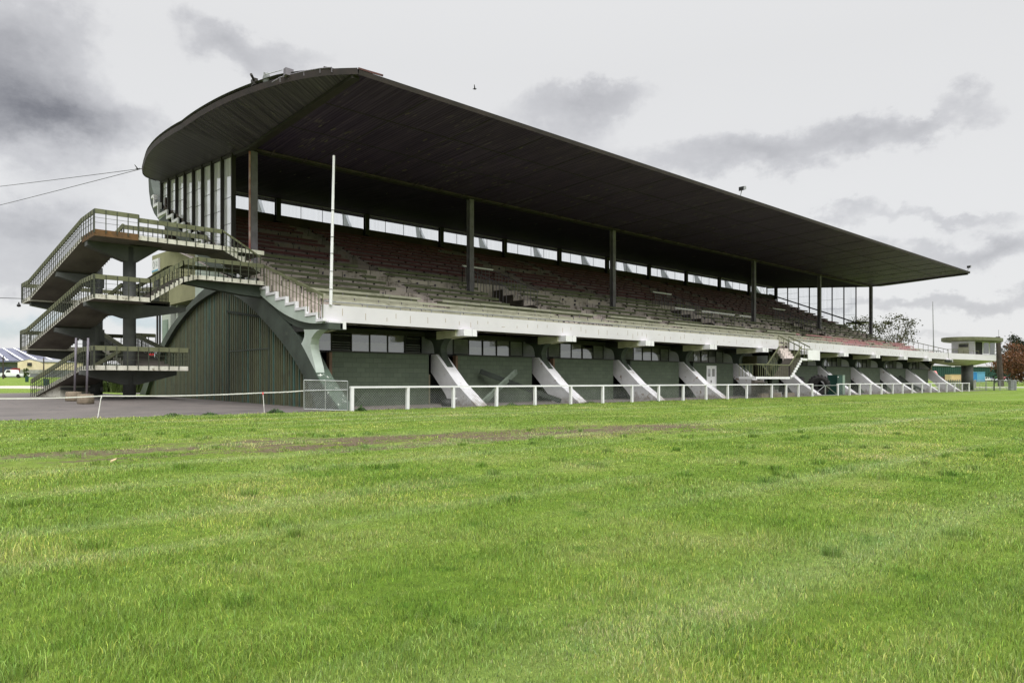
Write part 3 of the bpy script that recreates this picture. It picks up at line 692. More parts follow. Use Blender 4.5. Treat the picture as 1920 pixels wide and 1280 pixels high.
# columns
def hcol(x, y, z0, z1, w, m, name, par):
    e = MB(); e.box(x-w/2, x+w/2, y-w/2, y-w/2+.06, z0, z1); e.box(x-w/2, x+w/2, y+w/2-.06, y+w/2, z0, z1); e.box(x-.05, x+.05, y-w/2+.06, y+w/2-.06, z0, z1)
    e.box(x-w/2-.05, x+w/2+.05, y-w/2-.05, y+w/2+.05, z0, z0+.03)
    return e.build(name, m, par)
for n in (0, 2, 4, 7, 9, 11):
    x = FX(n)+.2
    c = hcol(x, 32.05, 5.6, 11.45, .3, M['steel'] if n != 11 else M['redpaint'] if False else M['steel'], 'roof_column', GS)
    if n == 0:
        e = MB(); e.tube((x-.21, 31.92, 6.0), (x-.21, 31.92, 11.4), .045, 8); e.build('downpipe', M['redpipe'], c)
for n in range(12):
    hcol(FX(n), 43.1, 11.0, R(FX(n), 43.1)-.02, .3, M['darksteel'], 'rear_column', GS)
# rear glazing
for n in range(11):
    a, b = FX(n)+.15, FX(n+1)-.15
    e = MB(); e.box(a, b, 43.32, 43.36, 11.45, 11.5); e.box(a, b, 43.32, 43.36, R(X0, 43.3)-.03, R(X0, 43.3)-.005)
    k = 4
    for i in range(1, k): xx = a+(b-a)*i/k; e.box(xx-.012, xx+.012, 43.32, 43.35, 11.5, R(X0, 43.3)-.05)
    w = e.build('rear_window', M['darksteel'], GS)
    g = MB()
    for i in range(k): x_0, x_1 = a+(b-a)*i/k+.012, a+(b-a)*(i+1)/k-.012; g.poly([(x_0, 43.335, 11.5), (x_1, 43.335, 11.5), (x_1, 43.335, R(X0, 43.3)-.03), (x_0, 43.335, R(X0, 43.3)-.03)])
    g.build('pane', M['clear'], w)
# end glazing on the stepped ends
for xe in (X0-.05, XE+.05):
    e = MB(); ys = span(33.6, 44.3, 8)
    for y in ys: e.box(xe-(.15 if xe < 50 else .05), xe+.05, y-.05, y+.05, tz(y)-.2, R(X0, y)-.02)
    for i in range(8):
        y0, y1 = ys[i], ys[i+1]
        for q in ((.38, .62) if i % 2 else (.3, .55)):
            z = tz((y0+y1)/2)+q*(R(X0, y0)-tz(y0)); e.bar((xe, y0+.06, z), (xe, y1-.06, z+.03), .02, .02)
    e.bar((xe, 44.3, tz(44.3)), (xe, 44.9, R(X0, 44.9)), .02, .02)
    w = e.build('end_window', M['darksteel'], GS)
    g = MB()
    for i in range(8):
        y0, y1 = ys[i]+.06, ys[i+1]-.06
        g = MB(); g.poly([(xe, y0, tz(y0)), (xe, y1, tz(y1)), (xe, y1, R(X0, y1)-.03), (xe, y0, R(X0, y0)-.03)])
        g.build('pane', M['clearend'] if xe < 50 else M['clear'], w)
    if xe > 50:
        e = MB(); e.bar((xe, 44.0, 11.7), (xe, 32.6, 7.2), .1, .14); e.build('sloping_handrail', M['darksteel'], GS)
# railings inside the stand
def balus(mb, p, q, h, sp, w=.022, band=(.04,.05), m=0, low=0.0, mid=()):
    p = Vector(p); q = Vector(q); d = q-p; n = max(1, round(d.length/sp))
    mb.bar(p+Vector((0,0,h)), q+Vector((0,0,h)), band[0], band[1], m)
    for k in range(n+1):
        c = p+d*k/n; mb.box(c.x-w/2, c.x+w/2, c.y-w/2, c.y+w/2, c.z+low, c.z+h-.01, m)
    for t in mid: mb.bar(p+Vector((0,0,h*t)), q+Vector((0,0,h*t)), .014, .014, m)
for a, b in VOM:
    e = MB()
    balus(e, (a, VY1, 6.95), (b, VY1, 6.95), 1.05, .3); e.box(a, b, VY1-.05, VY1+.05, 7.98, 8.07, 1)
    balus(e, (a, VY1, 6.95), (a, VY0, 5.3), 1.05, .3); balus(e, (b, VY1, 6.95), (b, VY0, 5.3), 1.05, .3)
    e.build('vomitory_rail', [M['steel'], M['white']], GS)
for a, b in ((43.0,45.4),(46.4,51.0),(51.7,53.5)):
    e = MB(); balus(e, (a, 30.0, 5.25), (b, 30.0, 5.25), .98, .42); e.box(a, b, 29.96, 30.04, 6.2, 6.28, 1); e.build('barrier_rail', [M['steel'], M['white']], GS)
e = MB()
for (x0, y0) in ((60.5, 31), (61.8, 31)):
    balus(e, (x0, y0, tz(y0)), (x0+1.2, y0-2.5, tz(y0-2.5)), .95, .35)
e.build('barrier_rail', M['darksteel'], GS)
# far end: landing, rails and a leaning board above the last bay
e = MB(); e.box(XE+.3, XE+3.0, 29.3, 31.2, 5.05, 5.2); e.box(XE+.3, XE+2.0, 32.6, 34.8, 7.55, 7.72); e.build('far_landing', M['olive'], GS)
e = MB(); balus(e, (XE+.3, 29.3, 5.2), (XE+3.0, 29.3, 5.2), .7, .5); balus(e, (XE+.2, 29.6, 4.9), (XE+.2, 24.4, 3.4), .85, .5, .03, (.05,.06)); balus(e, (XE+.3, 32.6, 7.7), (XE+2, 32.6, 7.7), .35, .5)
e.build('far_rail', M['olive'], GS)
# handrail of the near end stair
e = MB(); xs_ = X0-.36
balus(e, (xs_, 29.6, 5.15), (xs_, 24.35, 3.45), .78, .33, .028, (.05,.1), 0, -.15, (.45,)); e.build('end_stair_rail', M['olive'], GS)

# ------------------------------------------------------------------ outside stair tower at the near end
ST_ = thing('stair_tower', (7.5, 31, gz(7.5, 31)), 'outside concrete stair tower of stacked flights with olive railings at the near end', 'staircase')
def railing(mb, pts, h=.72, band=.17, sp=.36, drop=.14, side=0.03):
    for p, q in zip(pts, pts[1:]):
        p = Vector(p); q = Vector(q); d = q-p; hd = Vector((d.x, d.y, 0))
        mb.bar(p+Vector((0,0,h-band/2)), q+Vector((0,0,h-band/2)), .05, band, 0)
        o = Vector((hd.y, -hd.x, 0)).normalized()*side
        n = max(1, round(hd.length/(sp if abs(d.z) < .1 else .165)))
        for k in range(n+1):
            c = p+d*k/n+o; mb.box(c.x-.014, c.x+.014, c.y-.014, c.y+.014, c.z-drop, c.z+h-.02, 1)
        for t in (.3, .55): mb.bar(p+Vector((0,0,h*t))+o, q+Vector((0,0,h*t))+o, .012, .012, 1)
def landing(name, xy, zt, th=.17, edge='edgeconc', par=ST_):
    mb = MB(); mb.pz(xy, zt-th, zt, 1, 0); return mb.build(name, [M[edge], M['greyconc']], par)
def flight(name, A, B, n, par=ST_, th=.14):
    # A = (left, right) points at the top, B = (left, right) at the bottom
    (al, ar), (bl, br) = [[Vector(p) for p in t] for t in (A, B)]
    mb = MB(); side = {0: [], 1: []}
    for k in range(n):
        t0, t1 = k/n, (k+1)/n
        l0, r0, l1, r1 = al.lerp(bl, t0), ar.lerp(br, t0), al.lerp(bl, t1), ar.lerp(br, t1)
        zt = l1.z*0+al.z+(bl.z-al.z)*t0
        zb = al.z+(bl.z-al.z)*t1
        up = lambda v, z: Vector((v.x, v.y, z))
        mb.poly([up(l0, zt), up(r0, zt), up(r1, zt), up(l1, zt)], 1)
        mb.poly([up(l1, zt), up(r1, zt), up(r1, zb), up(l1, zb)], 1)
        for a0, a1 in ((l0, l1), (r0, r1)):
            mb.poly([up(a0, zt), up(a1, zt), up(a1, zb-th), up(a0, zt-th)], 0)
    mb.poly([al-Vector((0,0,th)), ar-Vector((0,0,th)), br-Vector((0,0,th)), bl-Vector((0,0,th))], 1)
    return mb.build(name, [M['edgeconc'], M['greyconc']], par)
Z1, Z2, Z3, H2, H3 = 1.62, 4.22, 6.58, 2.52, 4.58
LXL = 6.32; YF, YK = 29.5, 31.45
landing('landing', [(LXL,YF),(9.6,YF),(9.6,YK),(LXL,YK)], Z1)
landing('landing', [(LXL,YF),(8.22,YF),(8.22,YK),(LXL,YK)], Z2)
landing('landing', [(LXL,YF),(7.8,YF),(7.8,YK),(LXL,YK)], Z3, .24, 'rustedge')
landing('bridge', [(7.8,YF+.12),(12.72,YF+.12),(12.72,YK),(7.8,YK)], Z3-.02, .17)
landing('half_landing', [(5.15,35.8),(10.2,35.8),(10.2,37.4),(5.2,37.4)], H2)
landing('half_landing', [(5.25,35.9),(10.2,35.9),(10.2,37.5),(5.26,37.5)], H3)
flight('flight', ((LXL,YK,Z3),(7.75,YK,Z3)), ((5.28,35.95,H3),(6.7,35.95,H3)), 30)
flight('flight', ((LXL,YK,Z2),(7.7,YK,Z2)), ((5.18,35.85,H2),(6.6,35.85,H2)), 28)
g0 = gz(5.3, 35.5)
flight('flight', ((LXL,YK,Z1),(7.65,YK,Z1)), ((5.32,35.6,g0+.05),(6.7,35.6,g0+.05)), 24)
flight('flight', ((8.0,35.85,H2),(9.3,35.85,H2)), ((7.95,YK,Z1),(9.5,YK,Z1)), 7)
flight('flight', ((8.0,35.95,H3),(9.3,35.95,H3)), ((7.95,YK,Z2),(9.5,YK,Z2)), 4)
flight('flight', ((9.4,YK,5.06),(9.4,YF,5.06)), ((8.2,YK,Z2),(8.2,YF,Z2)), 9)
flight('flight', ((9.95,YK,5.24),(9.95,YF,5.24)), ((9.4,YK,5.06),(9.4,YF,5.06)), 2)
landing('bridge', [(9.95,YF),(12.72,YF),(12.72,YK),(9.95,YK)], 5.26, .17)
flight('bridge_steps', ((10.95,YF+.15,Z3-.02),(10.95,YK,Z3-.02)), ((12.6,YF+.15,5.75),(12.6,YK,5.75)), 5)
mb = MB(); railing(mb, [(7.8,YF,Z3+.02),(LXL,YF,Z3+.02)], side=-.03); railing(mb, [(LXL,YF,Z3),(LXL,YK,Z3),(5.28,35.95,H3),(5.26,37.5,H3),(6.9,37.5,H3)][::1], side=-.03)
mb.build('railing', [M['olive'], M['oliverod']], ST_)
mb = MB(); railing(mb, [(7.8,YF+.12,Z3-.08),(10.95,YF+.12,Z3-.08)]); railing(mb, [(10.95,YF+.12,Z3-.08),(12.55,YF+.12,5.6)], band=.07)
mb.build('railing', [M['olive'], M['oliverod']], ST_)
mb = MB(); railing(mb, [(7.75,YK,Z3-.05),(11,YK,Z3-.05)]); railing(mb, [(7.75,YK,Z3),(6.7,35.95,H3)]); mb.build('railing', [M['olive'], M['oliverod']], ST_)
mb = MB(); railing(mb, [(8.2,YF,Z2),(LXL,YF,Z2),(LXL,YK,Z2),(5.18,35.85,H2),(5.2,37.4,H2),(7.6,37.4,H2)], side=-.03)
railing(mb, [(8.2,YF,Z2),(9.4,YF,5.06),(9.95,YF,5.26),(12.66,YF,5.26)]); mb.build('railing', [M['olive'], M['oliverod']], ST_)
mb = MB(); railing(mb, [(7.7,YK,Z2),(6.6,35.85,H2)]); railing(mb, [(7.9,YK,Z2),(8.3,YK,Z2),(9.4,YK,5.06),(9.95,YK,5.2),(12.6,YK,5.2)]); mb.build('railing', [M['olive'], M['oliverod']], ST_)
mb = MB(); railing(mb, [(9.6,YF,Z1),(LXL,YF,Z1),(LXL,YK,Z1),(5.32,35.6,g0)], side=-.03); railing(mb, [(9.6,YF,Z1),(9.6,YK,Z1)]); mb.build('railing', [M['olive'], M['oliverod']], ST_)
mb = MB(); railing(mb, [(7.65,YK,Z1),(6.7,35.6,g0)]); mb.build('railing', [M['olive'], M['oliverod']], ST_)
mb = MB(); railing(mb, [(9.5,YK,Z1),(9.3,35.85,H2),(10.2,35.9,H2)]); railing(mb, [(7.95,YK,Z1),(8.0,35.85,H2)]); railing(mb, [(6.6,37.4,H2),(10.2,37.4,H2)]); mb.build('railing', [M['olive'], M['oliverod']], ST_)
mb = MB(); railing(mb, [(9.4,YK,Z2),(9.3,35.95,H3)]); railing(mb, [(6.7,37.5,H3),(10.2,37.5,H3),(10.2,35.9,H3)]); mb.build('railing', [M['olive'], M['oliverod']], ST_)
def tbeam(x0, x1, xc, y, zt, d0=.16, d1=.55, w=.42):
    mb = MB(); mb.prism([(x0,y-w/2,zt),(x1,y-w/2,zt),(x1,y-w/2,zt-d0),(xc+.24,y-w/2,zt-d1),(xc-.24,y-w/2,zt-d1),(x0,y-w/2,zt-d0)], (0,w,0)); mb.build('beam', M['colgrey'], ST_)
CX, CY = 7.85, 30.95; RX, RYc = 7.3, 33.7
tbeam(6.15, 9.55, CX, CY, Z1-.171); tbeam(6.3, 9.9, CX, CY, Z2-.171)
mb = MB(); w = .42; zt = Z3-.245
mb.prism([(6.35,CY-w/2,zt),(8.1,CY-w/2,zt),(9.0,CY-w/2,zt+.05),(8.1,CY-w/2,zt-.62),(CX-.24,CY-w/2,zt-.62),(6.35,CY-w/2,zt-.17)], (0,w,0)); mb.build('beam', M['colgrey'], ST_)
def slz(y, zt, zb, yk, ye): return zt+(zb-zt)*(y-yk)/(ye-yk)
tbeam(5.85, 7.55, RX, RYc, slz(RYc, Z3, H3, YK, 35.95)-.17, .16, .5); tbeam(5.8, 7.55, RX, RYc, slz(RYc, Z2, H2, YK, 35.85)-.17, .16, .5)
tbeam(5.4, 9.8, 7.6, 36.5, H3-.171, .14, .5); tbeam(5.3, 9.8, 7.6, 36.5, H2-.171, .14, .5)
tbeam(6.0, 7.5, RX, RYc, slz(RYc, Z1, g0, YK, 35.6)-.17, .1, .18)
mb = MB(); mb.px([(29.4,5.08),(29.9,5.08),(29.9,4.72),(29.4,4.72)], 9.55, 12.75); mb = MB()
mb.prism([(9.6,YF+.35,5.085),(12.75,YF+.35,5.085),(12.75,YF+.35,4.62),(11.9,YF+.35,4.66),(9.6,YF+.35,4.93)], (0,.4,0)); mb.build('beam', M['darkgreen'], ST_)
mb = MB(); mb.tube((CX,CY,gz(CX,CY)-.05), (CX,CY,Z3-.3), .23, 20); mb.build('column', M['colgrey'], ST_, True)
mb = MB(); mb.tube((RX,RYc,gz(RX,RYc)-.05), (RX,RYc,5.75), .23, 20); mb.build('column', M['colgrey'], ST_, True)
mb = MB(); mb.tube((7.6,36.6,gz(7.6,36.6)-.05), (7.6,36.6,H3-.2), .23, 20); mb.build('column', M['colgrey'], ST_, True)
mb = MB(); mb.prism([(5.35,35.6,g0-.1),(5.35,35.6,g0+.1),(5.75,34.4,g0+.35),(6.0,33.7,g0+.45),(6.0,33.7,g0-.1)], (1.3,0,0)); mb.build('stair_base', M['edgeconc'], ST_)
mb = MB(); mb.lathe((5.05, 36.9, H3-.32), [(0,-.05),(.07,-.03),(.08,.03),(.03,.1),(.02,.16)], 10); mb.build('lamp', M['black'], ST_)

# ------------------------------------------------------------------ front stairs to the parapet
FS = thing('front_staircase', (45.5, 23.4, 0), 'white and olive staircase dropping from the gap in the front parapet past a landing', 'staircase')
YA, YB = 22.85, 24.05
mb = MB(); mb.box(41.4, 45.85, YA, YB, 1.18, 1.32); mb.build('landing', [M['white']], FS)
def xflight(x0, z0, x1, z1, n, ya, yb, par, mats):
    mb = MB()
    for k in range(n):
        xa = x0+(x1-x0)*k/n; xb = x0+(x1-x0)*(k+1)/n; za = z0+(z1-z0)*(k+1)/n
        mb.box(min(xa,xb), max(xa,xb), ya, yb, za-.24, za, 0)
    return mb.build('flight', mats, par)
xflight(45.85, 1.25, 47.5, 2.6, 8, YA, YB, FS, M['greyconc'])
mb = MB(); pts = [(45.85, 1.32)]
for k in range(8): pts += [(45.85+1.65*k/8, 1.25+1.35*(k+1)/8+.02), (45.85+1.65*(k+1)/8, 1.25+1.35*(k+1)/8+.02)]
mb.prism([(x, YA-.05, z) for x, z in pts]+[(x+.11, YA-.05, z-.14) for x, z in pts[::-1]], (0,.05,0)); mb.build('stringer', M['white'], FS)
mb = MB(); mb.box(47.5, 49.1, YA, YB, 2.46, 2.6); mb.build('upper_landing', M['white'], FS)
mb = MB()
for k in range(4): mb.box(47.4, 48.9, YB+.14*k, YB+.14*(k+1), 2.45+.17*k, 2.6+.19*(k+1))
mb.build('upper_steps', M['tier'], FS)
mb = MB()
for k in range(6): mb.box(44.1, 45.3, 24.7-.25*(k+1), 24.7-.25*k, 0, 1.12-.17*k)
mb.build('lower_steps', M['greyconc'], FS)
mb = MB()
for k in range(6): mb.box(45.3, 45.37, 24.72-.25*(k+1), 24.7-.25*k, .86-.17*k, 1.15-.17*k)
mb.build('lower_stringer', M['white'], FS)
mb = MB(); R_ = lambda p, q, h=.8, sp=.26: balus(mb, p, q, h, sp, .025, (.05,.07))
R_((41.45,YA+.03,1.3),(45.8,YA+.03,1.3)); R_((45.8,YA+.03,1.3),(47.5,YA+.03,2.6)); R_((44.9,YB-.03,1.3),(46.6,YB-.03,2.6)); R_((41.45,YA+.03,1.3),(41.45,YB,1.3))
R_((47.5,YA+.03,2.6),(49.1,YA+.03,2.6), .62, .4)
R_((47.4,YA+.1,2.6),(47.4,24.5,3.4), .8, .4); R_((48.9,YA+.1,2.6),(48.9,24.5,3.4), .8, .4)
mb.bar((42.4,YA+.1,2.05),(43.4,YA+.1,1.35), .05,.06)
mb.build('railing', M['olive'], FS)
mb = MB(); mb.box(48.3, 50.1, YA-.06, YA-.02, 2.5, 3.2); mb.build('white_board', M['white'], FS)

# ------------------------------------------------------------------ commentary box past the far end
CB = thing('commentary_box', (91.4, 25, gz(91.4,25)), 'small oval-roofed judges box on a cantilevered white platform and round pillar', 'judges box')
P = [(83.15,24.5),(95.3,23.2),(96.6,24.6),(95.6,27.2),(91,28.6),(83.2,28.6)]
mb = MB(); mb.pz(P, 3.33, 3.95); mb.build('platform', M['fascia'], CB)
mb = MB(); n = len(P); cc = (91.4, 25.2)
for i in range(n):
    a, b = P[i], P[(i+1)%n]
    a2 = (cc[0]+(a[0]-cc[0])*.14, cc[1]+(a[1]-cc[1])*.3); b2 = (cc[0]+(b[0]-cc[0])*.14, cc[1]+(b[1]-cc[1])*.3)
    mb.poly([(*a,3.329),(*b,3.329),(*b2,2.75),(*a2,2.75)])
mb.build('underside', M['cream'], CB)
mb = MB(); mb.tube((91.4,25,0), (91.4,25,2.9), .58, 28); mb.build('pillar', M['colgrey'], CB, True)
mb = MB(); W = [(91,24.15),(96.3,23.55),(97.0,25.6),(91.2,26.5)]; mb.pz(W, 3.95, 5.45); cab = mb.build('cabin', M['white'], CB)
oval = [(93.2+4.6*math.cos(t)*1.0, 25+2.5*math.sin(t)-.12*4.6*math.cos(t)) for t in [2*math.pi*k/36 for k in range(36)]]
mb = MB(); mb.pz(oval, 5.5, 5.86); mb.pz([(93.2+(x-93.2)*.97, 25+(y-25)*.95) for x, y in oval], 5.44, 5.5); mb.build('roof', M['olive'], CB)
mb = MB(); mb.prism([(90.96,24.75,4.0),(90.96,25.75,4.0),(90.97,25.75,5.2),(90.97,24.75,5.2)], (.02,0,0)); w = mb.build('side_window', M['cream'], cab)
mb = MB(); mb.prism([(90.94,24.8,4.8),(90.94,25.7,4.8),(90.94,25.7,5.15),(90.94,24.8,5.15)], (.02,0,0)); mb.build('pane', M['glass'], cab)
d = Vector((5.3,-.6,0)).normalized(); nrm = Vector((-d.y*-1, -d.x, 0)); nrm = Vector((d.y, -d.x, 0))
def onwall(s0, s1, z0, z1, out):
    a = Vector((91,24.15,0))+d*s0+nrm*out; b = Vector((91,24.15,0))+d*s1+nrm*out
    return [(a.x,a.y,z0),(b.x,b.y,z0),(b.x,b.y,z1),(a.x,a.y,z1)]
mb = MB(); mb.poly(onwall(.1, 1.9, 4.0, 5.4, .02)); mb.build('doorway', M['dark'], cab)
mb = MB(); mb.poly(onwall(2.2, 3.6, 4.15, 5.35, .02)); mb.poly(onwall(3.9, 5.2, 4.05, 5.4, .02)); mb.build('front_window', M['glass'], cab)
mb = MB(); balus(mb, (83.2,24.56,3.95), (90.9,23.75,3.95), .38, 1.3, .03, (.04,.04)); balus(mb, (84,27.5,3.95), (90.9,27.5,3.95), .5, 1.3, .03, (.04,.04)); mb.build('rail', M['olive'], CB)

# ------------------------------------------------------------------ white running rail with mesh
FP = [12.73,15.05,17.19,19.43,21.64,23.9,26.12,28.34,30.53,32.72,34.93,37.17,39.28,42.31,44.18,45.86,47.86]
FQ = [51.86,53.85,55.65,57.64,59.84,62.16,64.31,66.51,68.88,71.04,73.15,75.36,77.67,79.93,82.12]
for posts, lab in ((FP, 'long white timber rail fence with wire mesh before the near bays of the stand'), (FQ, 'white timber rail fence beyond the double gate along the far bays')):
    fn = thing('rail_fence', (posts[0], 22.3, 0), lab, 'fence', 'white rail fences along the track')
    for x in posts:
        mb = MB(); mb.box(x-.055, x+.055, 22.25, 22.36, -.05, .8); lx = random.uniform(-.012,.012)
        mb.v = [(v[0]+lx*v[2], v[1], v[2]) for v in mb.v]; mb.build('post', M['white'], fn)
    mb = MB(); mb.box(posts[0]-.06, posts[-1]+.06, 22.245, 22.365, .8, .865); mb.build('top_rail', M['white'], fn)
    mb = MB(); x = posts[0]; H_ = .72
    while x < posts[-1]:
        for a, b in ((x, x+H_), (x+H_, x)):
            b_ = min(b, posts[-1]); 
            if a <= posts[-1]: mb.poly([(a, 22.39, .04), (a+.009, 22.39, .04), (b_+.009, 22.39, .76), (b_, 22.39, .76)])
        x += .1
    mb.build('wire_mesh', M['galv'], fn)
# leaning mesh gate at the near end of the rail
gt = thing('mesh_gate', (11.9, 22.45, 0), 'leaning galvanised chain mesh gate beside the first white fence post', 'gate')
A, B = Vector((11.15, 22.75, .1)), Vector((12.62, 22.42, .02))
mb = MB()
for p, q in (((0,.0),(1,.0)),((0,.98),(1,1.02)),((0,0),(0,.98)),((1,0),(1,1.02)),((.48,0),(.48,1.0)),((0,.62),(1,.72))):
    a = A.lerp(B, p[0])+Vector((0,-.02,p[1])); b = A.lerp(B, q[0])+Vector((0,-.02,q[1])); mb.tube(a, b, .02, 7)
mb.build('frame', M['galv'], gt)
mb = MB(); k = -1.0
while k < 1.5:
    for s in (1, -1):
        x0_ = k if s == 1 else k+.98
        pts = []
        a = (k, 0) if s == 1 else (k+.98, 0); b = (k+.98, .98) if s == 1 else (k, .98)
        # clip to 0..1.5
        def clip(a, b):
            (xa, za), (xb, zb) = a, b
            if xa > xb: xa, za, xb, zb = xb, zb, xa, za
            if xb <= 0 or xa >= 1.5: return None
            if xa < 0: za += (zb-za)*(0-xa)/(xb-xa); xa = 0
            if xb > 1.5: zb = za+(zb-za)*(1.5-xa)/(xb-xa); xb = 1.5
            return (xa, za), (xb, zb)
        r = clip(a, b)
        if r:
            p, q = [A.lerp(B, t[0]/1.5)+Vector((0,0,t[1])) for t in r]; mb.bar(p, q, .008, .008)
    k += .08
mb.build('mesh', M['galv'], gt)
# double field gate in the fence gap
dg = thing('field_gate', (49.85, 22.3, 0), 'low grey double field gate closing the gap in the white rail fence', 'gate')
for a, b in ((47.95, 49.8), (49.9, 51.75)):
    mb = MB()
    for p, q in (((a,.06),(b,.06)),((a,.74),(b,.74)),((a,.06),(a,.74)),((b,.06),(b,.74)),((a,.06),(b,.74)) if a < 49 else ((a,.74),(b,.06))):
        mb.tube((p[0],22.3,p[1]), (q[0],22.3,q[1]), .022, 7)
    mb.build('leaf', M['galv'], dg)

# ------------------------------------------------------------------ small things along the front
mb = MB(); p0, p1 = Vector((13.05, 24.42, 3.9)), at(626, 292, 24.5)
mb.tube(p0, p1, .062, 10, 0, .045)
for t in (.1,.22,.34,.45,.63): c = p0.lerp(p1, t); mb.tube(c, c+(p1-p0).normalized()*.02, .066, 10, 1)
alone(mb, 'white_pole', [M['white'], M['darksteel']], 'tall slightly leaning white pole fixed to the near end of the white parapet', 'pole')
def beam_thing(p, q, w, h, label, grp, m='timber'):
    mb = MB(); mb.bar(p, q, w, h); return alone(mb, 'timber_beam', M[m], label, 'beam', grp)
gA = 'loose beams leaning on the green wall'
beam_thing((21.44,25.75,1.5), (25.0,24.0,.08), .14, .22, 'long dark beam sloping down to the right across the second green wall panel', gA)
beam_thing((23.57,25.62,1.5), (20.0,23.9,.08), .14, .22, 'shorter beam crossing over the long beam and sloping down to the left', gA, 'timberpale')
beam_thing((71.8,25.85,1.5), (75.2,24.2,.12), .14, .22, 'dark beam sloping to the right in a far bay near the end of the stand', gA)
beam_thing((73.3,25.7,1.52), (74.3,24.7,.3), .14, .2, 'short steep beam crossing the sloping beam in the far bay', gA)
def tyre(c, ax, R0, w, label, lean=0):
    n = 40; mb = MB(); prof = [(R0*.55,-w*.36),(R0*.72,-w*.5),(R0*.93,-w*.48),(R0*.97,-w*.3),(R0*.97,w*.3),(R0*.93,w*.48),(R0*.72,w*.5),(R0*.55,w*.36),(R0*.52,0),(R0*.55,-w*.36)]
    mb.lathe((0,0,0), prof, n, 'Y')
    for k in range(n//2):
        t = 2*math.pi*k*2/n
        for s in (-1, 1):
            a = Vector((R0*math.cos(t), s*w*.52, R0*math.sin(t))); b = Vector((R0*1.02*math.cos(t+.1), 0, R0*1.02*math.sin(t+.1))); mb.bar(a, b, .06, .03)
    ca, sa = math.cos(ax), math.sin(ax); cl, sl_ = math.cos(lean), math.sin(lean)
    out = []
    for x, y, z in mb.v:
        y, z = y*cl-z*sl_, y*sl_+z*cl
        out.append((c[0]+x*ca-y*sa, c[1]+x*sa+y*ca, c[2]+z))
    mb.v = out
    return alone(mb, 'tractor_tyre', M['tyre'], label, 'tyre', 'big tyres leaning by the buttress', True)
tyre((51.9,25.2,.66), math.radians(40), .68, .5, 'leftmost dark tractor tyre half hidden behind the largest tyre', .1)
tyre((53.0,24.2,.74), math.radians(-62), .76, .52, 'largest front tractor tyre with lugs facing the field by the gate', .22)
tyre((55.2,24.9,.7), math.radians(-60), .72, .5, 'right-hand tractor tyre between the largest tyre and the green cabinet', .18)
cb = thing('cabinet', (55.0, 23.6, 0), 'tall dark green metal cabinet standing behind the field gate beside the tyres', 'cabinet')
mb = MB(); mb.box(54.2, 55.5, 23.35, 24.1, .02, 1.5); c_ = mb.build('body', M['cabinet'], cb)
mb = MB(); mb.box(55.505, 55.52, 23.34, 24.1, .04, 1.5); mb.box(55.1, 55.5, 23.325, 23.345, .04, 1.5); mb.build('side_panel', M['cabside'], cb)
mb = MB(); mb.box(54.25, 54.4, 23.335, 23.348, 1.32, 1.38); mb.build('plate', M['white'], cb)
for i, (x, y, lab) in enumerate(((42.9,23.3,'first grey concrete block left of the lower steps'),(44.2,23.15,'grey concrete block at the foot of the lower steps'),(46.4,23.3,'grey concrete block right of the lower steps'))):
    mb = MB(); mb.box(x, x+1.0, y, y+.3, 0, .24); mb.box(x+.04, x+.96, y+.03, y+.27, .24, .255)
    alone(mb, 'concrete_block', M['bollard'], lab, 'block', 'blocks by the front stairs')
mb = MB(); mb.lathe((18.15,23.9,.12), [(0,.2),(.12,.19),(.26,.1),(.3,-.02),(.28,-.12),(0,-.12)], 12); alone(mb, 'rubbish_bag', M['black'], 'small black bag on the gravel under the second fence bay', 'bag', None, True)
mb = MB(); mb.box(18.25,18.4,23.6,23.68,.3,.36); alone(mb, 'paper_scrap', M['white'], 'white scrap of paper lying on the small black bag', 'scrap')
# poles in round concrete blocks
for x_, y_, b0, lab in ((163,648,752,'left grey steel pole in a round concrete block'), (190,644,754,'right grey steel pole in a round concrete block')):
    px_ = (138 if x_ == 163 else 160.5)
    base = Vector((6.9 if x_ == 163 else 6.95, 30.2 if x_ == 163 else 28.6, 0))
    u = (px_-960)/F; k = base.y/(ST-u*CT); base.x = (CT+u*ST)*k; base.z = gz(base.x, base.y)
    t = thing('sign_pole', base, lab+' standing before the stair tower', 'pole', 'poles in concrete blocks')
    mb = MB(); mb.lathe(base, [(0,-.02),(.25,-.02),(.27,.05),(.26,.3),(.24,.33),(0,.34)], 22); mb.build('concrete_base', M['bollard'], t, True)
    mb = MB(); mb.tube(base+Vector((.03,0,.3)), base+Vector((.08,0,2.3)), .036, 10); mb.build('pole', M['steel'], t, True)
# barrier tape and pegs
pg = [at(190,742,22.75), at(493,736,22.9)]
for (x, y, xb), lab in (((2.95 if False else pg[0].x, 22.75, -.1), 'left white barrier peg leaning at the pavement edge'), ((pg[1].x, 22.9, .05), 'right white barrier peg with an orange tip at the pavement edge')):
    mb = MB(); top = Vector((x, y, pg[0].z if lab[0] == 'l' else pg[1].z)); mb.tube((x+xb*1.0, y, gz(x, y)-.05), top, .012, 7)
    mb.tube(top-Vector((0,0,.06)), top+Vector((0,0,.02)), .018, 7, 1)
    alone(mb, 'barrier_peg', [M['tarp'], M['tarp'] if lab[0] == 'l' else M['redsign']], lab, 'peg', 'pegs holding the tape')
mb = MB(); ch = [at(-40,749,21.5), at(0,747,22.0), pg[0], pg[1], Vector((11.15,22.75,.72))]
for a, b in zip(ch, ch[1:]):
    last = a
    for k in range(1, 9):
        t = k/8; c = a.lerp(b, t)-Vector((0,0,.05*math.sin(math.pi*t)*(b-a).length/6)); mb.bar(last, c, .006, .03); last = c
alone(mb, 'barrier_tape', M['tarp'], 'white barrier tape strung between the pegs and the mesh gate', 'tape')
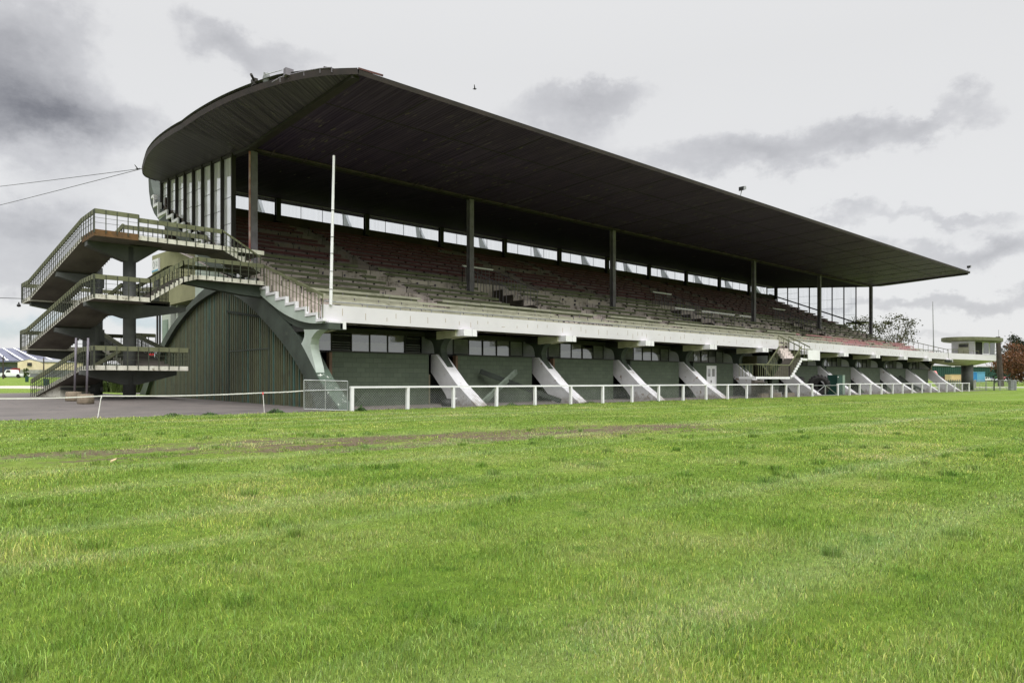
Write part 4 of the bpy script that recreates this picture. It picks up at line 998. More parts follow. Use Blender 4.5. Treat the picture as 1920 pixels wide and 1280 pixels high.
# things on the roof
def floodlight(x, lab):
    t = thing('floodlight', (x, 22.55, R(x,22.5)+.28), lab, 'floodlight', 'floodlights on the roof edge')
    z = R(x,22.5)+.28
    mb = MB(); mb.tube((x,22.55,z-.06),(x+.06,22.5,z+.26),.025,7); mb.build('bracket', M['galv'], t)
    mb = MB(); mb.prism([(x-.1,22.3,z+.2),(x+.22,22.3,z+.32),(x+.2,22.3,z+.5),(x-.11,22.3,z+.44)], (0,.3,0)); mb.build('lamp_head', M['black'], t)
    mb = MB(); mb.prism([(x-.08,22.27,z+.23),(x+.19,22.27,z+.33),(x+.18,22.27,z+.47),(x-.08,22.27,z+.42)], (0,.02,0)); mb.build('lens', M['glass'], t)
floodlight(39.0, 'floodlight on the roof edge halfway along the stand'); floodlight(82.6, 'floodlight at the far tip of the roof edge')
zb = R(11.2,26)+.3
mb = MB(); mb.lathe((0,0,0), [(0,0),(.2,.02),(.36,.08),(.45,.15),(.44,.16),(.34,.1),(.2,.05),(0,.03)], 20, 'Y')
ca, sa = math.cos(math.radians(-70)), math.sin(math.radians(-70)); mb.v = [(x*ca-y*sa, x*sa+y*ca, z) for x, y, z in mb.v]
mb.v = [(x*.42+11.15, y*.42+25.9, z*.5+R(11.2,26)+.4) for x, y, z in mb.v]
dish = thing('satellite_dish', (11.15,25.9,zb), 'pale satellite dish on the curved near edge of the roof', 'satellite dish')
mb.build('reflector', M['greyshed'], dish, True)
mb = MB(); mb.tube((11.2,26,zb-.1),(11.15,25.95,zb+.3),.03,7); mb.tube((11.15,25.9,zb+.2),(11.6,25.4,zb+.35),.015,6); mb.build('mount', M['galv'], dish)
mb = MB(); mb.box(10.95,11.1,26.4,26.7,R(11,26.5)+.25,R(11,26.5)+.5); mb.tube((11.02,26.5,R(11,26.5)+.4),(10.75,26.2,R(11,26.5)+.5),.05,8)
alone(mb, 'roof_camera', M['darksteel'], 'small grey camera box beside the satellite dish on the roof edge', 'camera')
mb = MB(); mb.bar(at(672,128.5,22.6), at(718,142,22.6), .05, .06); 
for t in (.3,.55): c = at(672,127,22.6).lerp(at(718,141,22.6), t); mb.bar(c, c-Vector((0,0,.22)), .04, .04)
alone(mb, 'roof_bar', M['rust'], 'rusty red bar propped on the front corner of the roof', 'bar')
mb = MB(); mb.tube(at(607,126,23.6), at(640,133,23.2), .03, 7); mb.tube(at(615,129,23.5)-Vector((0,0,.25)), at(618,128,23.5), .02, 6)
alone(mb, 'roof_pipe', M['darksteel'], 'short dark pipe jutting over the roof edge left of the red bar', 'pipe')
mb = MB(); pts = [at(x, y, Y) for x, y, Y in ((510,157,25.1),(525,148,24.9),(541,143,24.75),(570,136,24.1),(600,131,23.5),(622,129,23.1))]
for a, b in zip(pts, pts[1:]): mb.tube(a+Vector((0,0,.04)), b+Vector((0,0,.04)), .025, 6); mb.tube(b+Vector((0,0,.04)), b-Vector((0,0,.12)), .02, 6)
mb.box(pts[2].x-.15, pts[2].x+.15, pts[2].y-.1, pts[2].y+.1, pts[2].z, pts[2].z+.25)
alone(mb, 'roof_conduit', M['steel'], 'grey conduit run along the curved near edge of the roof', 'pipe')
# birds
def bird(p, lab, s):
    mb = MB(); p = Vector(p); a = VR*s
    mb.tube(p-a*.5, p+a*.1, .012, 6, 0, .05); mb.tube(p+a*.1, p+a*.5, .05, 6, 0, .015)
    for sg in (1, -1):
        w = Vector((VF.x*sg*.25, VF.y*sg*.25, .12)); mb.prism([p-a*.15, p+a*.2, p+a*.05+w*1.0, p-a*.1+w*1.1], (0,0,.012))
    alone(mb, 'bird', M['black'], lab, 'bird', 'birds in flight')
bird(atD(890,167,40), 'dark bird flying above the middle of the roof', .22); bird(atD(258,317,36), 'dark bird flying beside the left tip of the roof', .2)
# wires to the roof corner
end = Vector((11.5, 42.7, R(11.5, 42.7)+.12))
for y_, lab in ((344, 'upper overhead wire running from the left to the roof tip'), (379, 'lower overhead wire running from the left to the roof tip')):
    mb = MB(); p = end+(atD(0, y_, 46)-end)*3.5; last = p
    for k in range(1, 13):
        t = k/12; c = p.lerp(end, t)-Vector((0,0,.25*math.sin(math.pi*t))); mb.tube(last, c, .016, 5, 0, None, False); last = c
    alone(mb, 'overhead_wire', M['black'], lab, 'wire', 'wires to the roof')
mb = MB(); mb.tube(atD(-1200,520,46), Vector((5.3, 37.4, H3+.05)), .014, 5); alone(mb, 'tower_wire', M['black'], 'thin level wire reaching the top landing of the stair tower', 'wire')
# ------------------------------------------------------------------ annex behind the near end
AN = thing('lift_block', (14, 44, .2), 'olive rendered block behind the near arch with a white notice by its door', 'building')
mb = MB(); mb.prism([(13.15,39.2,5.4),(13.15,46.9,5.4),(13.15,46.9,8.62),(13.15,42.86,8.52),(13.15,39.2,8.1)], (3,0,0)); mb.build('upper_block', M['annex'], AN)
mb = MB(); mb.box(13.2, 16, 43.6, 45.2, .1, 5.4); mb.build('lower_wall', M['annexpale'], AN)
mb = MB(); mb.box(13.05, 13.17, 45.35, 46.6, 7.55, 8.3); mb.build('notice', M['white'], AN)
mb = MB(); mb.box(13.03, 13.05, 45.4, 46.55, 7.58, 7.66, 0); mb.build('notice_stripe', M['bluebox'], AN)
mb = MB(); 
for k in range(14):
    t0, t1 = 2*math.pi*k/14, 2*math.pi*(k+1)/14
    mb.bar((13.04, 46.2+.17*math.cos(t0), 7.98+.2*math.sin(t0)), (13.04, 46.2+.17*math.cos(t1), 7.98+.2*math.sin(t1)), .012, .02)
for k in range(4): mb.box(13.035, 13.045, 45.5, 45.85, 7.85+.09*k, 7.865+.09*k)
mb.build('notice_mark', M['horn'], AN)
mb = MB(); mb.box(13.1, 13.2, 45.5, 46.4, 5.5, 7.2); mb.build('door', M['frame'], AN)
mb = MB(); mb.box(13.15, 13.22, 44.0, 44.9, 2.9, 4.6); mb.build('window', M['cabside'], AN)
mb = MB(); mb.box(13.0, 16.2, 39.2, 46.95, 8.62, 8.7); mb = MB()
for y in (45.9, 46.4): mb.tube((13.3,y,.2),(13.3,y,5.4),.06,8)
mb.build('drain_pipe', M['darksteel'], AN)
# ------------------------------------------------------------------ vegetation
def crown(mb, c, rx, ry, rz, n, size, m=0, flat=.5, hollow=.35, clump=26):
    c = Vector(c)
    cl = []
    for k in range(clump):
        while True:
            p = Vector((random.uniform(-1,1), random.uniform(-1,1), random.uniform(-1,1)))
            if hollow < p.length < 1: break
        cl.append((p, random.uniform(.16, .38)))
    for k in range(n):
        p, r = random.choice(cl)
        q = p+Vector((random.gauss(0,1), random.gauss(0,1), random.gauss(0,.7)))*r*.55
        o = Vector((c.x+q.x*rx, c.y+q.y*ry, c.z+q.z*rz))
        a = Vector((random.gauss(0,1), random.gauss(0,1), random.gauss(0,1))).normalized(); b = a.cross(Vector((random.gauss(0,1), random.gauss(0,1), random.gauss(0,1)))).normalized()
        s = size*random.uniform(.6, 1.3)
        mb.poly([o-a*s, o+b*s*.5, o+a*s, o-b*s*.5], m)
    return [(Vector((c.x+p.x*rx, c.y+p.y*ry, c.z+p.z*rz)), r) for p, r in cl]
def tree(name, base, h, rx, rz, leaf, label, n=2500, size=.22, grp=None, hollow=.35, clump=26, trunk=.22, cz=None):
    base = Vector(base); t = thing(name, base, label, 'tree', grp)
    mb = MB(); cc = base+Vector((0,0, cz or h-rz))
    cl = crown(mb, cc, rx, rx, rz, n, size, 0, clump=clump, hollow=hollow); mb.build('crown', leaf, t)
    mb = MB(); mid = base.lerp(cc, .7); mb.tube(base-Vector((0,0,.2)), mid, trunk, 9, 0, trunk*.7)
    for p, r in cl[:16]:
        k = mid.lerp(p, .45)+Vector((0,0,-.15*rz)); mb.tube(mid, k, trunk*.5, 6, 0, trunk*.28); mb.tube(k, p, trunk*.28, 5, 0, trunk*.06)
    mb.build('trunk', M['trunk'], t, True)
b1 = atD(1680, 714, 130); b1.z = gz(b1.x, b1.y)
tree('street_tree', b1, 12.6, 3.6, 2.9, M['leaf'], 'open-crowned tree behind the far end of the stand, right of the last roof column', 1300, .2, 'trees behind the stand', .45, 34, .2)
b1 = atD(1606, 714, 132); b1.z = gz(b1.x, b1.y)
tree('street_tree', b1, 12.4, 3.6, 2.7, M['leaf'], 'open-crowned tree behind the far tiers, left of the last roof column', 1300, .2, 'trees behind the stand', .45, 34, .2)
b1 = atD(1936, 714, 118); b1.z = gz(b1.x, b1.y)
tree('copper_beech', b1, 6.9, 5.2, 3.3, M['beechleaf'], 'dense copper-brown tree at the right edge of the photo', 7000, .2, None, .2, 70, .3, 3.6)
b1 = atD(1898, 714, 140); b1.z = gz(b1.x, b1.y)
tree('dark_tree', b1, 8.2, 3.4, 4.0, M['darkleaf'], 'dark green tree showing behind the copper-brown tree and utility pole', 2600, .22, None, .2, 40, .25)
b1 = atD(1915, 714, 165); b1.z = gz(b1.x, b1.y)
tree('tall_dark_tree', b1, 11.5, 2.8, 4.6, M['darkleaf'], 'tall dark tree rising behind the top of the copper-brown tree', 2200, .25, None, .2, 34, .25)
def strapplant(x0, x1, yb, D, h, lab, n):
    a, b = atD(x0, 714, D), atD(x1, 714, D); mb = MB()
    for k in range(n):
        o = a.lerp(b, random.random())+VF*random.uniform(-1.2, 1.2); o.z = gz(o.x, o.y)
        hh = h*random.uniform(.6, 1.1); t = random.uniform(0, 6.28); d_ = Vector((math.cos(t), math.sin(t), 0)); s = Vector((-d_.y, d_.x, 0))*.035
        m1 = o+Vector((0,0,hh*.8))+d_*hh*.3; m2 = o+Vector((0,0,hh*.75))+d_*hh*.75
        mb.poly([o-s, o+s, m1+s, m1-s]); mb.poly([m1-s, m1+s, m2])
    alone(mb, 'strap_plant', M['agap'], lab, 'plant', 'leafy plants behind the stair tower')
strapplant(203, 244, 728, 50, 1.2, 'clump of strap-leaved plants behind the first tower column', 420)
strapplant(250, 275, 728, 50, 1.25, 'clump of strap-leaved plants between the tower column and arch foot', 300)
def bush(x, y, D, r, lab, leaf, n=500, size=.12, rz=None):
    o = atD(x, y, D); g = gz(o.x, o.y); mb = MB(); crown(mb, (o.x, o.y, max(o.z, g+r*.6)), r, r, rz or r, n, size, clump=14); mb.tube((o.x,o.y,g-.05),(o.x,o.y,o.z),.05,6)
    alone(mb, 'bush', leaf, lab, 'bush')
bush(49, 698, 100, .42, 'small round clipped bush on the left lawn', M['agap'], 700, .09, .75)
bush(1872, 711, 112, .5, 'grey-green bush at the foot of the utility pole', M['weed'], 400, .12, .8)
# ------------------------------------------------------------------ far left: barn, shed, machines
def boxD(mb, x0, x1, y0, y1, D, depth, m=0):     # box facing the camera side of the place, real depth
    a = atD(x0, y1, D); b = atD(x1, y1, D); t = atD(x0, y0, D)
    g = min(a.z, gz(a.x, a.y)+.0) if False else a.z
    mb.prism([a, b, Vector((b.x, b.y, t.z)), Vector((a.x, a.y, t.z))], VF*depth, m)
    return a, b, t.z
BN = thing('barn', atD(40, 700, 190), 'huge grey barn whose roof is striped white, at the far left', 'barn')
mb = MB(); boxD(mb, -120, 118, 678, 712, 190, 40); mb.build('wall', M['greyshed'], BN)
e0, e1 = atD(-140, 680, 188), atD(150, 681.5, 188); r0, r1 = atD(-140, 652, 215), atD(20, 655, 215); r1 = atD(118, 668, 214)
r0 = atD(-140, 656, 212); r1 = atD(40, 655, 212); e1 = atD(118, 678, 188); m1_ = atD(118, 673, 200)
mb = MB(); up = Vector((0,0,.4)); mb.prism([e0, e1, m1_, r1, r0], up); mb.build('roof', M['slate'], BN)
mb = MB(); nst = 9
for k in range(nst):
    a = e0.lerp(e1, (k+.3)/nst); b = r0.lerp(r1, min(1, (k+.3)/nst+.10)); a2 = e0.lerp(e1, (k+.46)/nst); b2 = r0.lerp(r1, min(1, (k+.46)/nst+.10))
    mb.prism([a+up*1.1, a2+up*1.1, b2+up*1.1, b+up*1.1], (0,0,.05))
mb.build('white_stripe', M['barnwhite'], BN)
SH = thing('beige_shed', atD(72, 694, 150), 'low beige gabled shed in front of the striped barn', 'shed')
A_, B_ = atD(33, 693, 150), atD(76, 693, 150); tz_ = atD(33, 679, 150).z; tp_ = atD(54, 674, 150).z; mid = A_.lerp(B_, .5)
mb = MB(); mb.prism([A_, B_, Vector((B_.x,B_.y,tz_)), Vector((mid.x,mid.y,tp_)), Vector((A_.x,A_.y,tz_))], VF*6+VR*7); mb.build('wall', M['beige'], SH)
mb = MB(); o = Vector((0,0,.15)); Ex = VF*6.2+VR*7.2
for P_ in ((Vector((A_.x,A_.y,tz_))-VR*.4, Vector((mid.x,mid.y,tp_))), (Vector((mid.x,mid.y,tp_)), Vector((B_.x,B_.y,tz_))+VR*.3)):
    mb.prism([P_[0], P_[1], P_[1]+o, P_[0]+o], Ex)
mb.build('roof', M['greyshed'], SH)
mb = MB(); a = atD(51, 686, 149.8); mb.prism([a, a+VR*.9, a+VR*.9+Vector((0,0,.7)), a+Vector((0,0,.7))], VF*.1); mb.build('window', M['frame'], SH)
mb = MB(); boxD(mb, 26, 74, 693, 700, 145, 3); alone(mb, 'stock_fence', M['weathered'], 'long grey rail fence in front of the beige shed', 'fence')
mb = MB(); a = atD(11, 697, 140); mb.prism([a, a+VR*1.7, a+VR*1.75+Vector((0,0,.75)), a+VR*1.3+Vector((0,0,.7)), a+VR*.2+Vector((0,0,.25))], VF*1.5); alone(mb, 'farm_machine', M['redpaint'], 'low red farm machine beside the white pickup', 'machine')
mb = MB(); boxD(mb, -10, 20, 688, 698, 155, 5); alone(mb, 'dark_shed', M['carblue'], 'dark open shed at the left edge in front of the barn', 'shed')
def car(x, y, D, ln, mat, lab, pickup=False, grp='parked vehicles', hh=1.0):
    o = atD(x, y, D); o.z = gz(o.x, o.y); t = thing('parked_car' if not pickup else 'pickup_truck', o, lab, 'car' if not pickup else 'pickup', grp)
    h = ln*.33
    mb = MB(); a = o-VR*ln/2+Vector((0,0,h*.25)); 
    prof = [(0,0),(1,0),(1,.34),(.93,.42),(.7,.46),(.6,.95),(.3,1.0),(.16,.5),(.02,.44)] if not pickup else [(0,0),(1,0),(1,.4),(.52,.42),(.5,.95),(.28,1),(.18,.5),(.02,.44)]
    mb.prism([a+VR*ln*p+Vector((0,0,h*.85*q)) for p, q in prof], VF*1.7); mb.build('body', mat, t)
    mb = MB()
    for p, q in ((.22,.43),(.45,.58)) if not pickup else ((.26,.46),):
        mb.prism([a+VR*ln*p+Vector((0,0,h*.48))-VF*.01, a+VR*ln*q+Vector((0,0,h*.48))-VF*.01, a+VR*ln*(q-.01)+Vector((0,0,h*.78))-VF*.01, a+VR*ln*(p+.05)+Vector((0,0,h*.78))-VF*.01], VF*.008)
    mb.build('window', M['frame'], t)
    for p in (.18,.8):
        mb = MB(); c = a+VR*ln*p+VF*.02; mb.tube(c-VF*.06, c+VF*.2, h*.25, 12); mb.build('wheel', M['black'], t)
car(21, 706, 112, 3.6, M['carwhite'], 'white pickup parked on the far left lawn by the pole', True)
for x, D, ln, mt, lab in ((1853, 175, 2.9, M['carwhite'], 'silver-white car right of the blue container'), (1866, 178, 2.6, M['carblue'], 'dark car left of the utility pole'), (1884, 176, 2.6, M['carwhite'], 'white car just right of the utility pole'), (1893, 168, 3.4, M['carred'], 'red car near the copper-brown tree'), (1901, 164, 2.4, M['carwhite'], 'small white car tucked under the copper-brown tree')):
    car(x, 714, D, ln, mt, lab)
def upole(x, y0, y1, D, r, lab, lean=0, mat='polewood', arm=False):
    a = atD(x, y1, D); a.z = gz(a.x, a.y)-.1; b = atD(x+lean, y0, D); mb = MB(); mb.tube(a, b, r, 8, 0, r*.7)
    if arm: mb.bar(b-Vector((0,0,.4))-VR*.5, b-Vector((0,0,.4))+VR*.5, .08, .1)
    alone(mb, 'utility_pole', M[mat], lab, 'pole', 'timber utility poles')
upole(6, 667, 709, 105, .11, 'short timber pole at the left edge beside the white pickup', 0, 'polewood', True)
upole(82, 670, 697, 135, .13, 'timber pole in front of the beige shed')
upole(1877, 631, 716, 105, .42, 'thick weathered pole beside the judges box and copper-brown tree', -6)
mb = MB(); a = atD(1872.5, 631, 105); mb.tube(a, a+Vector((0,0,1.0)), .02, 5); alone(mb, 'aerial', M['darksteel'], 'thin aerial on top of the thick weathered pole', 'aerial')
mb = MB(); a = Vector((84.2, 26.5, 3.95)); a = at(1751, 662, 28.0); mb.tube((a.x, a.y, 3.3), (a.x-.05, a.y+.1, at(1749, 565, 28.0).z), .075, 8, 0, .035)
alone(mb, 'flag_pole', M['galv'], 'slender bare flag pole between the last tiers and the judges box', 'pole')
# bins and bits on the left lawn
for x, y, D, w, h, lab, mt in ((49, 711, 88, .28, .6, 'slim green post box below the round bush on the lawn', 'cabinet'), (83, 713, 74, .28, .62, 'left half of the green bin pair on the lawn', 'cabinet'), (87.5, 713, 74, .26, .6, 'right half of the green bin pair on the lawn', 'cabinet')):
    o = atD(x, y, D); g = gz(o.x, o.y); mb = MB(); p = Vector((o.x, o.y, g-.02))
    mb.prism([p-VR*w/2*.85, p+VR*w/2*.85, p+VR*w/2+Vector((0,0,h*1.1)), p-VR*w/2+Vector((0,0,h*1.1))], VF*w); mb.prism([p-VR*w*.55+Vector((0,0,h*1.1)), p+VR*w*.55+Vector((0,0,h*1.1)), p+VR*w*.5+Vector((0,0,h*1.2)), p-VR*w*.5+Vector((0,0,h*1.2))], VF*w*1.05)
    alone(mb, 'litter_bin', M[mt], lab, 'bin', 'green bins on the lawn')
mb = MB(); boxD(mb, 186, 217, 709, 729, 62, .3); alone(mb, 'garden_wall', M['white'], 'low whitewashed wall seen under the lowest stair flight', 'wall')
mb = MB(); a_, b_, _z = boxD(mb, 258, 287, 656, 670, 62, .2)
for p_ in (a_, b_): mb.box(p_.x-.06, p_.x+.06, p_.y-.06, p_.y+.06, gz(p_.x, p_.y), p_.z+.3)
alone(mb, 'red_board', M['redsign'], 'bright red board seen through the tower railings', 'board')
# ------------------------------------------------------------------ far right
GR = thing('green_shed', atD(1800, 712, 200), 'very long dark green shed behind the judges box', 'shed')
mb = MB(); a, b = atD(1690, 713, 185), atD(1905, 713, 215); at0, at1 = atD(1690, 684, 185).z, atD(1905, 688.5, 215).z
mb.prism([a, b, Vector((b.x,b.y,at1)), Vector((a.x,a.y,at0))], VF*25)
for k in range(60):
    p = a.lerp(b, k/60)-VF*.04; mb.bar(p, Vector((p.x,p.y, at0+(at1-at0)*k/60)), .08, .08)
mb.build('wall', M['shedgreen'], GR)
mb = MB(); mb.bar(Vector((a.x,a.y,at0)), Vector((b.x,b.y,at1)), .5, .25); mb.build('gutter', M['galv'], GR)
mb = MB()
for x, y in ((1787, 686.5), (1829, 686.5), (1865, 687)):
    p = atD(x, y, 190); mb.box(p.x-.3, p.x+.3, p.y-.3, p.y+.3, p.z-.15, p.z+.15)
mb.build('wall_lamp', M['white'], GR)
mb = MB(); boxD(mb, 1752, 1786, 705.5, 712.5, 172, 1.0); alone(mb, 'brick_wall', painted('dark_brick', S(78,58,54), S(58,44,42), .8), 'low dark brick wall in front of the green shed', 'wall')
mb = MB(); boxD(mb, 1848, 1905, 708, 714, 180, 1.0); alone(mb, 'hedge_bank', M['darkleaf'], 'low dark hedge behind the parked cars', 'hedge')
RH = thing('red_roofed_hut', atD(1752, 712, 150), 'small hut with a faded red roof beyond the last buttress', 'hut')
mb = MB(); boxD(mb, 1746, 1755, 701, 714, 150, 4); mb.build('wall', M['cream'], RH)
mb = MB(); a = atD(1743, 701.5, 149); b = atD(1758.5, 701.5, 149); t_ = atD(1747, 696, 151)
mb.prism([a, b, Vector(b)+(t_-a)*1.0-VR*.7, t_], Vector((0,0,.1))+VF*.3); mb.build('roof', painted('faded_red', S(190,120,116), S(170,104,100)), RH)
def container(x0, x1, y0, y1, D, mats, lab, split=None):
    t = thing('shipping_container', atD((x0+x1)/2, y1, D), lab, 'container', 'boxes beyond the judges box')
    mb = MB(); a, b, tz_ = boxD(mb, x0, x1, y0, y1, D, 2.6)
    n = 14
    for k in range(n+1):
        p = a.lerp(b, k/n)-VF*.02; mb.bar(p, Vector((p.x, p.y, tz_)), .05, .04)
    mb.build('body', mats[0], t)
    if split:
        mb = MB(); q = a.lerp(b, split); mb.prism([a-VF*.06, q-VF*.06, Vector((q.x,q.y,tz_))-VF*.06, Vector((a.x,a.y,tz_))-VF*.06], VF*.03); mb.build('end_panel', mats[1], t)
    mb = MB(); mb.prism([Vector((p.x,p.y,tz_)) for p in (a-VF*.1, b-VF*.1, b-VF*.1+VF*2.7, a-VF*.1+VF*2.7)], (0,0,.08)); mb.build('lid', mats[0], t)
container(1784.5, 1803.5, 702.5, 714.6, 165, (M['tanbox'],), 'pale orange container left of the pillar under the judges box')
container(1821, 1846.5, 697.5, 715.6, 150, (M['bluebox'], M['bluedark']), 'light blue container with a darker end right of the pillar', .42)
pf = thing('picket_fence', (88, 27, 0), 'grey weathered picket fence behind the far end of the white rail', 'fence')
mb = MB()
for k in range(15):
    o = atD(1770+4.2*k, 730, 84+.35*k); o.z = gz(o.x, o.y); w = .11
    mb.prism([o-VR*w, o+VR*w, o+VR*w+Vector((0,0,.95)), o+Vector((0,0,1.15)), o-VR*w+Vector((0,0,.95))], VF*.03)
mb.build('pale', M['weathered'], pf)
mb = MB(); a, b = atD(1768, 726, 84.2), atD(1830, 726, 89.2); mb.bar(a, b, .06, .1); mb.bar(a+Vector((0,0,.55)), b+Vector((0,0,.55)), .06, .1); mb.build('rail', M['weathered'], pf)
for k, (x0_, x1_) in enumerate(((1826,1848),(1850,1874),(1876,1900))):
    lab = ('first grey mesh panel right of the judges box pillar', 'middle grey mesh panel right of the dark post', 'last grey mesh panel at the end of the run')[k]
    t = thing('mesh_fence', atD((x0_+x1_)/2, 735, 76), lab, 'fence', 'mesh panels on the verge')
    a, b = atD(x0_, 735, 76), atD(x1_, 735, 77); a.z = gz(a.x,a.y); b.z = gz(b.x,b.y); Hh = Vector((0,0,1.1))
    mb = MB(); mb.tube(a, a+Hh, .03, 6); mb.tube(b, b+Hh, .03, 6); mb.tube(a+Hh, b+Hh, .025, 6); mb.tube(a+Hh*.1, b+Hh*.1, .025, 6); c = a.lerp(b, .5); mb.tube(c, c+Hh, .02, 6); mb.build('frame', M['galv'], t)
    mb = MB()
    for q in range(16): c = a.lerp(b, q/16); mb.bar(c+Hh*.1, c+Hh, .012, .012)
    for q in range(6): mb.bar(a+Hh*(.1+.15*q), b+Hh*(.1+.15*q), .012, .012)
    mb.build('mesh', M['galv'], t)
mb = MB(); o = atD(1864, 735, 76); o.z = gz(o.x,o.y); mb.tube(o-Vector((0,0,.1)), o+Vector((0,0,1.2)), .05, 8); alone(mb, 'dark_post', M['black'], 'dark post standing between the mesh panels', 'post')
mb = MB(); o = atD(1895, 732.5, 78); o.z = gz(o.x,o.y)
mb.prism([o, o+VR*.65, o+VR*.65+Vector((0,0,1.05)), o+Vector((0,0,1.05))], VF*.4)
for k in range(5): p = o+VR*.13*k-VF*.02; mb.bar(p, p+Vector((0,0,1.05)), .02, .02)
alone(mb, 'metal_trough', M['greyshed'], 'upright corrugated grey sheet at the end of the mesh panels', 'sheet')
mb = MB(); a, b = atD(1902, 719.5, 130), atD(1990, 719.5, 130)
for k in range(10): p = a.lerp(b, k/9); p.z = gz(p.x,p.y); mb.box(p.x-.05,p.x+.05,p.y-.05,p.y+.05,p.z,p.z+.5)
for z in (.25,.48): mb.bar((a.x,a.y,gz(a.x,a.y)+z),(b.x,b.y,gz(b.x,b.y)+z),.04,.06)
alone(mb, 'paddock_fence', M['weathered'], 'low post and rail fence beyond the road at the far right', 'fence')

# ------------------------------------------------------------------ grass blades
def blades():
    bands = [(1.75, 3.2, 15000), (3.2, 5.0, 9000), (5.0, 8.0, 4500), (8.0, 13.0, 1900), (13.0, 23.5, 700), (23.5, 45., 150)]
    Xs, Ys, Ds = [], [], []
    for d0, d1, den in bands:
        half = math.radians(52) if d0 < 5 else math.radians(46) if d0 < 13 else math.radians(41)
        n = int(den*half*(d1*d1-d0*d0))
        r = np.sqrt(rng.uniform(d0*d0, d1*d1, n)); a = rng.uniform(-half, half, n)
        f_ = r*np.cos(a); s_ = r*np.sin(a)
        Xs.append(f_*CT+s_*ST); Ys.append(f_*ST-s_*CT); Ds.append(r)
    X = np.concatenate(Xs); Y = np.concatenate(Ys); D = np.concatenate(Ds)
    nt_ = 130; tr = np.sqrt(rng.uniform(2.0**2, 16.0**2, nt_)); ta = rng.uniform(-.75, .75, nt_); tx = tr*np.cos(ta)*CT+tr*np.sin(ta)*ST; ty = tr*np.cos(ta)*ST-tr*np.sin(ta)*CT
    npt = np.clip(260-12*tr, 60, 260).astype(int); rep_ = np.repeat(np.arange(nt_), npt); rad = rng.uniform(.05, .17, nt_)[rep_]; aa = rng.uniform(0, 6.28, len(rep_)); rr = rad*np.sqrt(rng.random(len(rep_)))
    nb = len(X); X = np.concatenate([X, tx[rep_]+rr*np.cos(aa)]); Y = np.concatenate([Y, ty[rep_]+rr*np.sin(aa)]); D = np.concatenate([D, tr[rep_]]); isT = np.arange(len(X)) >= nb
    def vn(x, y, sc, seed):
        r2 = np.random.default_rng(seed); g = r2.random((128, 128)); x = x*sc; y = y*sc
        xi = np.floor(x).astype(int); yi = np.floor(y).astype(int); fx = x-xi; fy = y-yi; fx = fx*fx*(3-2*fx); fy = fy*fy*(3-2*fy)
        G = lambda i, j: g[i % 128, j % 128]
        return (G(xi,yi)*(1-fx)+G(xi+1,yi)*fx)*(1-fy)+(G(xi,yi+1)*(1-fx)+G(xi+1,yi+1)*fx)*fy
    clump = .5*vn(X, Y, 1.3, 1)+.3*vn(X, Y, 3.1, 2)+.2*vn(X, Y, 7, 3)
    wear = np.exp(-.10*(Y+.15*X-11.9)**2)*(.2*vn(X*.6, Y, .8, 5)+.3*vn(X*.7, Y, 2.0, 6)+.5*vn(X, Y, 5.5, 8))*np.interp(X, [-6, 2, 13.5, 17], [.75, 1, 1, 0])
    edge = 22.66+.22*(vn(X, Y, 1.1, 9)-.5)
    keep = (Y < edge) & (rng.random(len(X)) > np.clip((wear-.385)*8, 0, .97)) & (rng.random(len(X)) > np.clip(.55-clump*1.3, 0, .5))
    X, Y, D, clump, isT = X[keep], Y[keep], D[keep], clump[keep], isT[keep]; n = len(X)
    tall = np.clip((clump-.55)*3.2, 0, 1)
    hp = np.clip(.45+1.1*vn(X, Y, 2.6, 12), .5, 1.6); h = (.011+.023*rng.random(n)**1.4)*hp+.038*tall*rng.random(n)*(1+.25*np.clip(D/20, 0, 1))
    h = np.where(isT, .035+.05*rng.random(n), h)
    edgeb = np.exp(-((Y-22.5)/.25)**2); h *= 1+1.2*edgeb*rng.random(n)
    w = np.maximum(.0026, .00066*D)*rng.uniform(.7, 1.3, n)*.5
    ang = rng.uniform(0, 2*np.pi, n); ld = rng.uniform(0, 2*np.pi, n)*.9+vn(X, Y, 2.3, 4)*4; lean = rng.uniform(.1, 1.0, n)*h
    lx, ly = np.cos(ld)*lean, np.sin(ld)*lean
    wx, wy = np.cos(ang)*w, np.sin(ang)*w
    z0 = np.zeros(n)-.003
    V = np.empty((n, 5, 3), np.float32)
    V[:,0] = np.stack([X-wx, Y-wy, z0], 1); V[:,1] = np.stack([X+wx, Y+wy, z0], 1)
    mx, my, mz = X+lx*.35, Y+ly*.35, h*.62
    V[:,2] = np.stack([mx+wx*.8, my+wy*.8, mz], 1); V[:,3] = np.stack([mx-wx*.8, my-wy*.8, mz], 1)
    V[:,4] = np.stack([X+lx, Y+ly, h*np.sqrt(np.clip(1-.35*(lean/h)**2, .3, 1))], 1)
    base = (np.arange(n)*5)[:,None]
    loops = np.concatenate([base+np.array([0,1,2,3]), base+np.array([3,2,4])], 1).ravel().astype(np.int32)
    starts = np.stack([np.arange(n)*7, np.arange(n)*7+4], 1).ravel().astype(np.int32)
    me = bpy.data.meshes.new('grass_blades'); me.vertices.add(n*5); me.vertices.foreach_set('co', V.ravel())
    me.loops.add(len(loops)); me.loops.foreach_set('vertex_index', loops); me.polygons.add(n*2); me.polygons.foreach_set('loop_start', starts)
    me.update(calc_edges=True)
    t = np.clip(rng.normal(.98, .34, n), .35, 2.); dry = rng.random(n); col = np.ones((n, 5, 4), np.float32)
    hue = rng.normal(0, .08, n)
    col[:,:,0] = (t*(1.0+hue))[:,None]; col[:,:,1] = t[:,None]; col[:,:,2] = (t*(1+.4*rng.random(n)))[:,None]
    col[isT, :, :3] *= np.array([.8, .88, .78], np.float32)
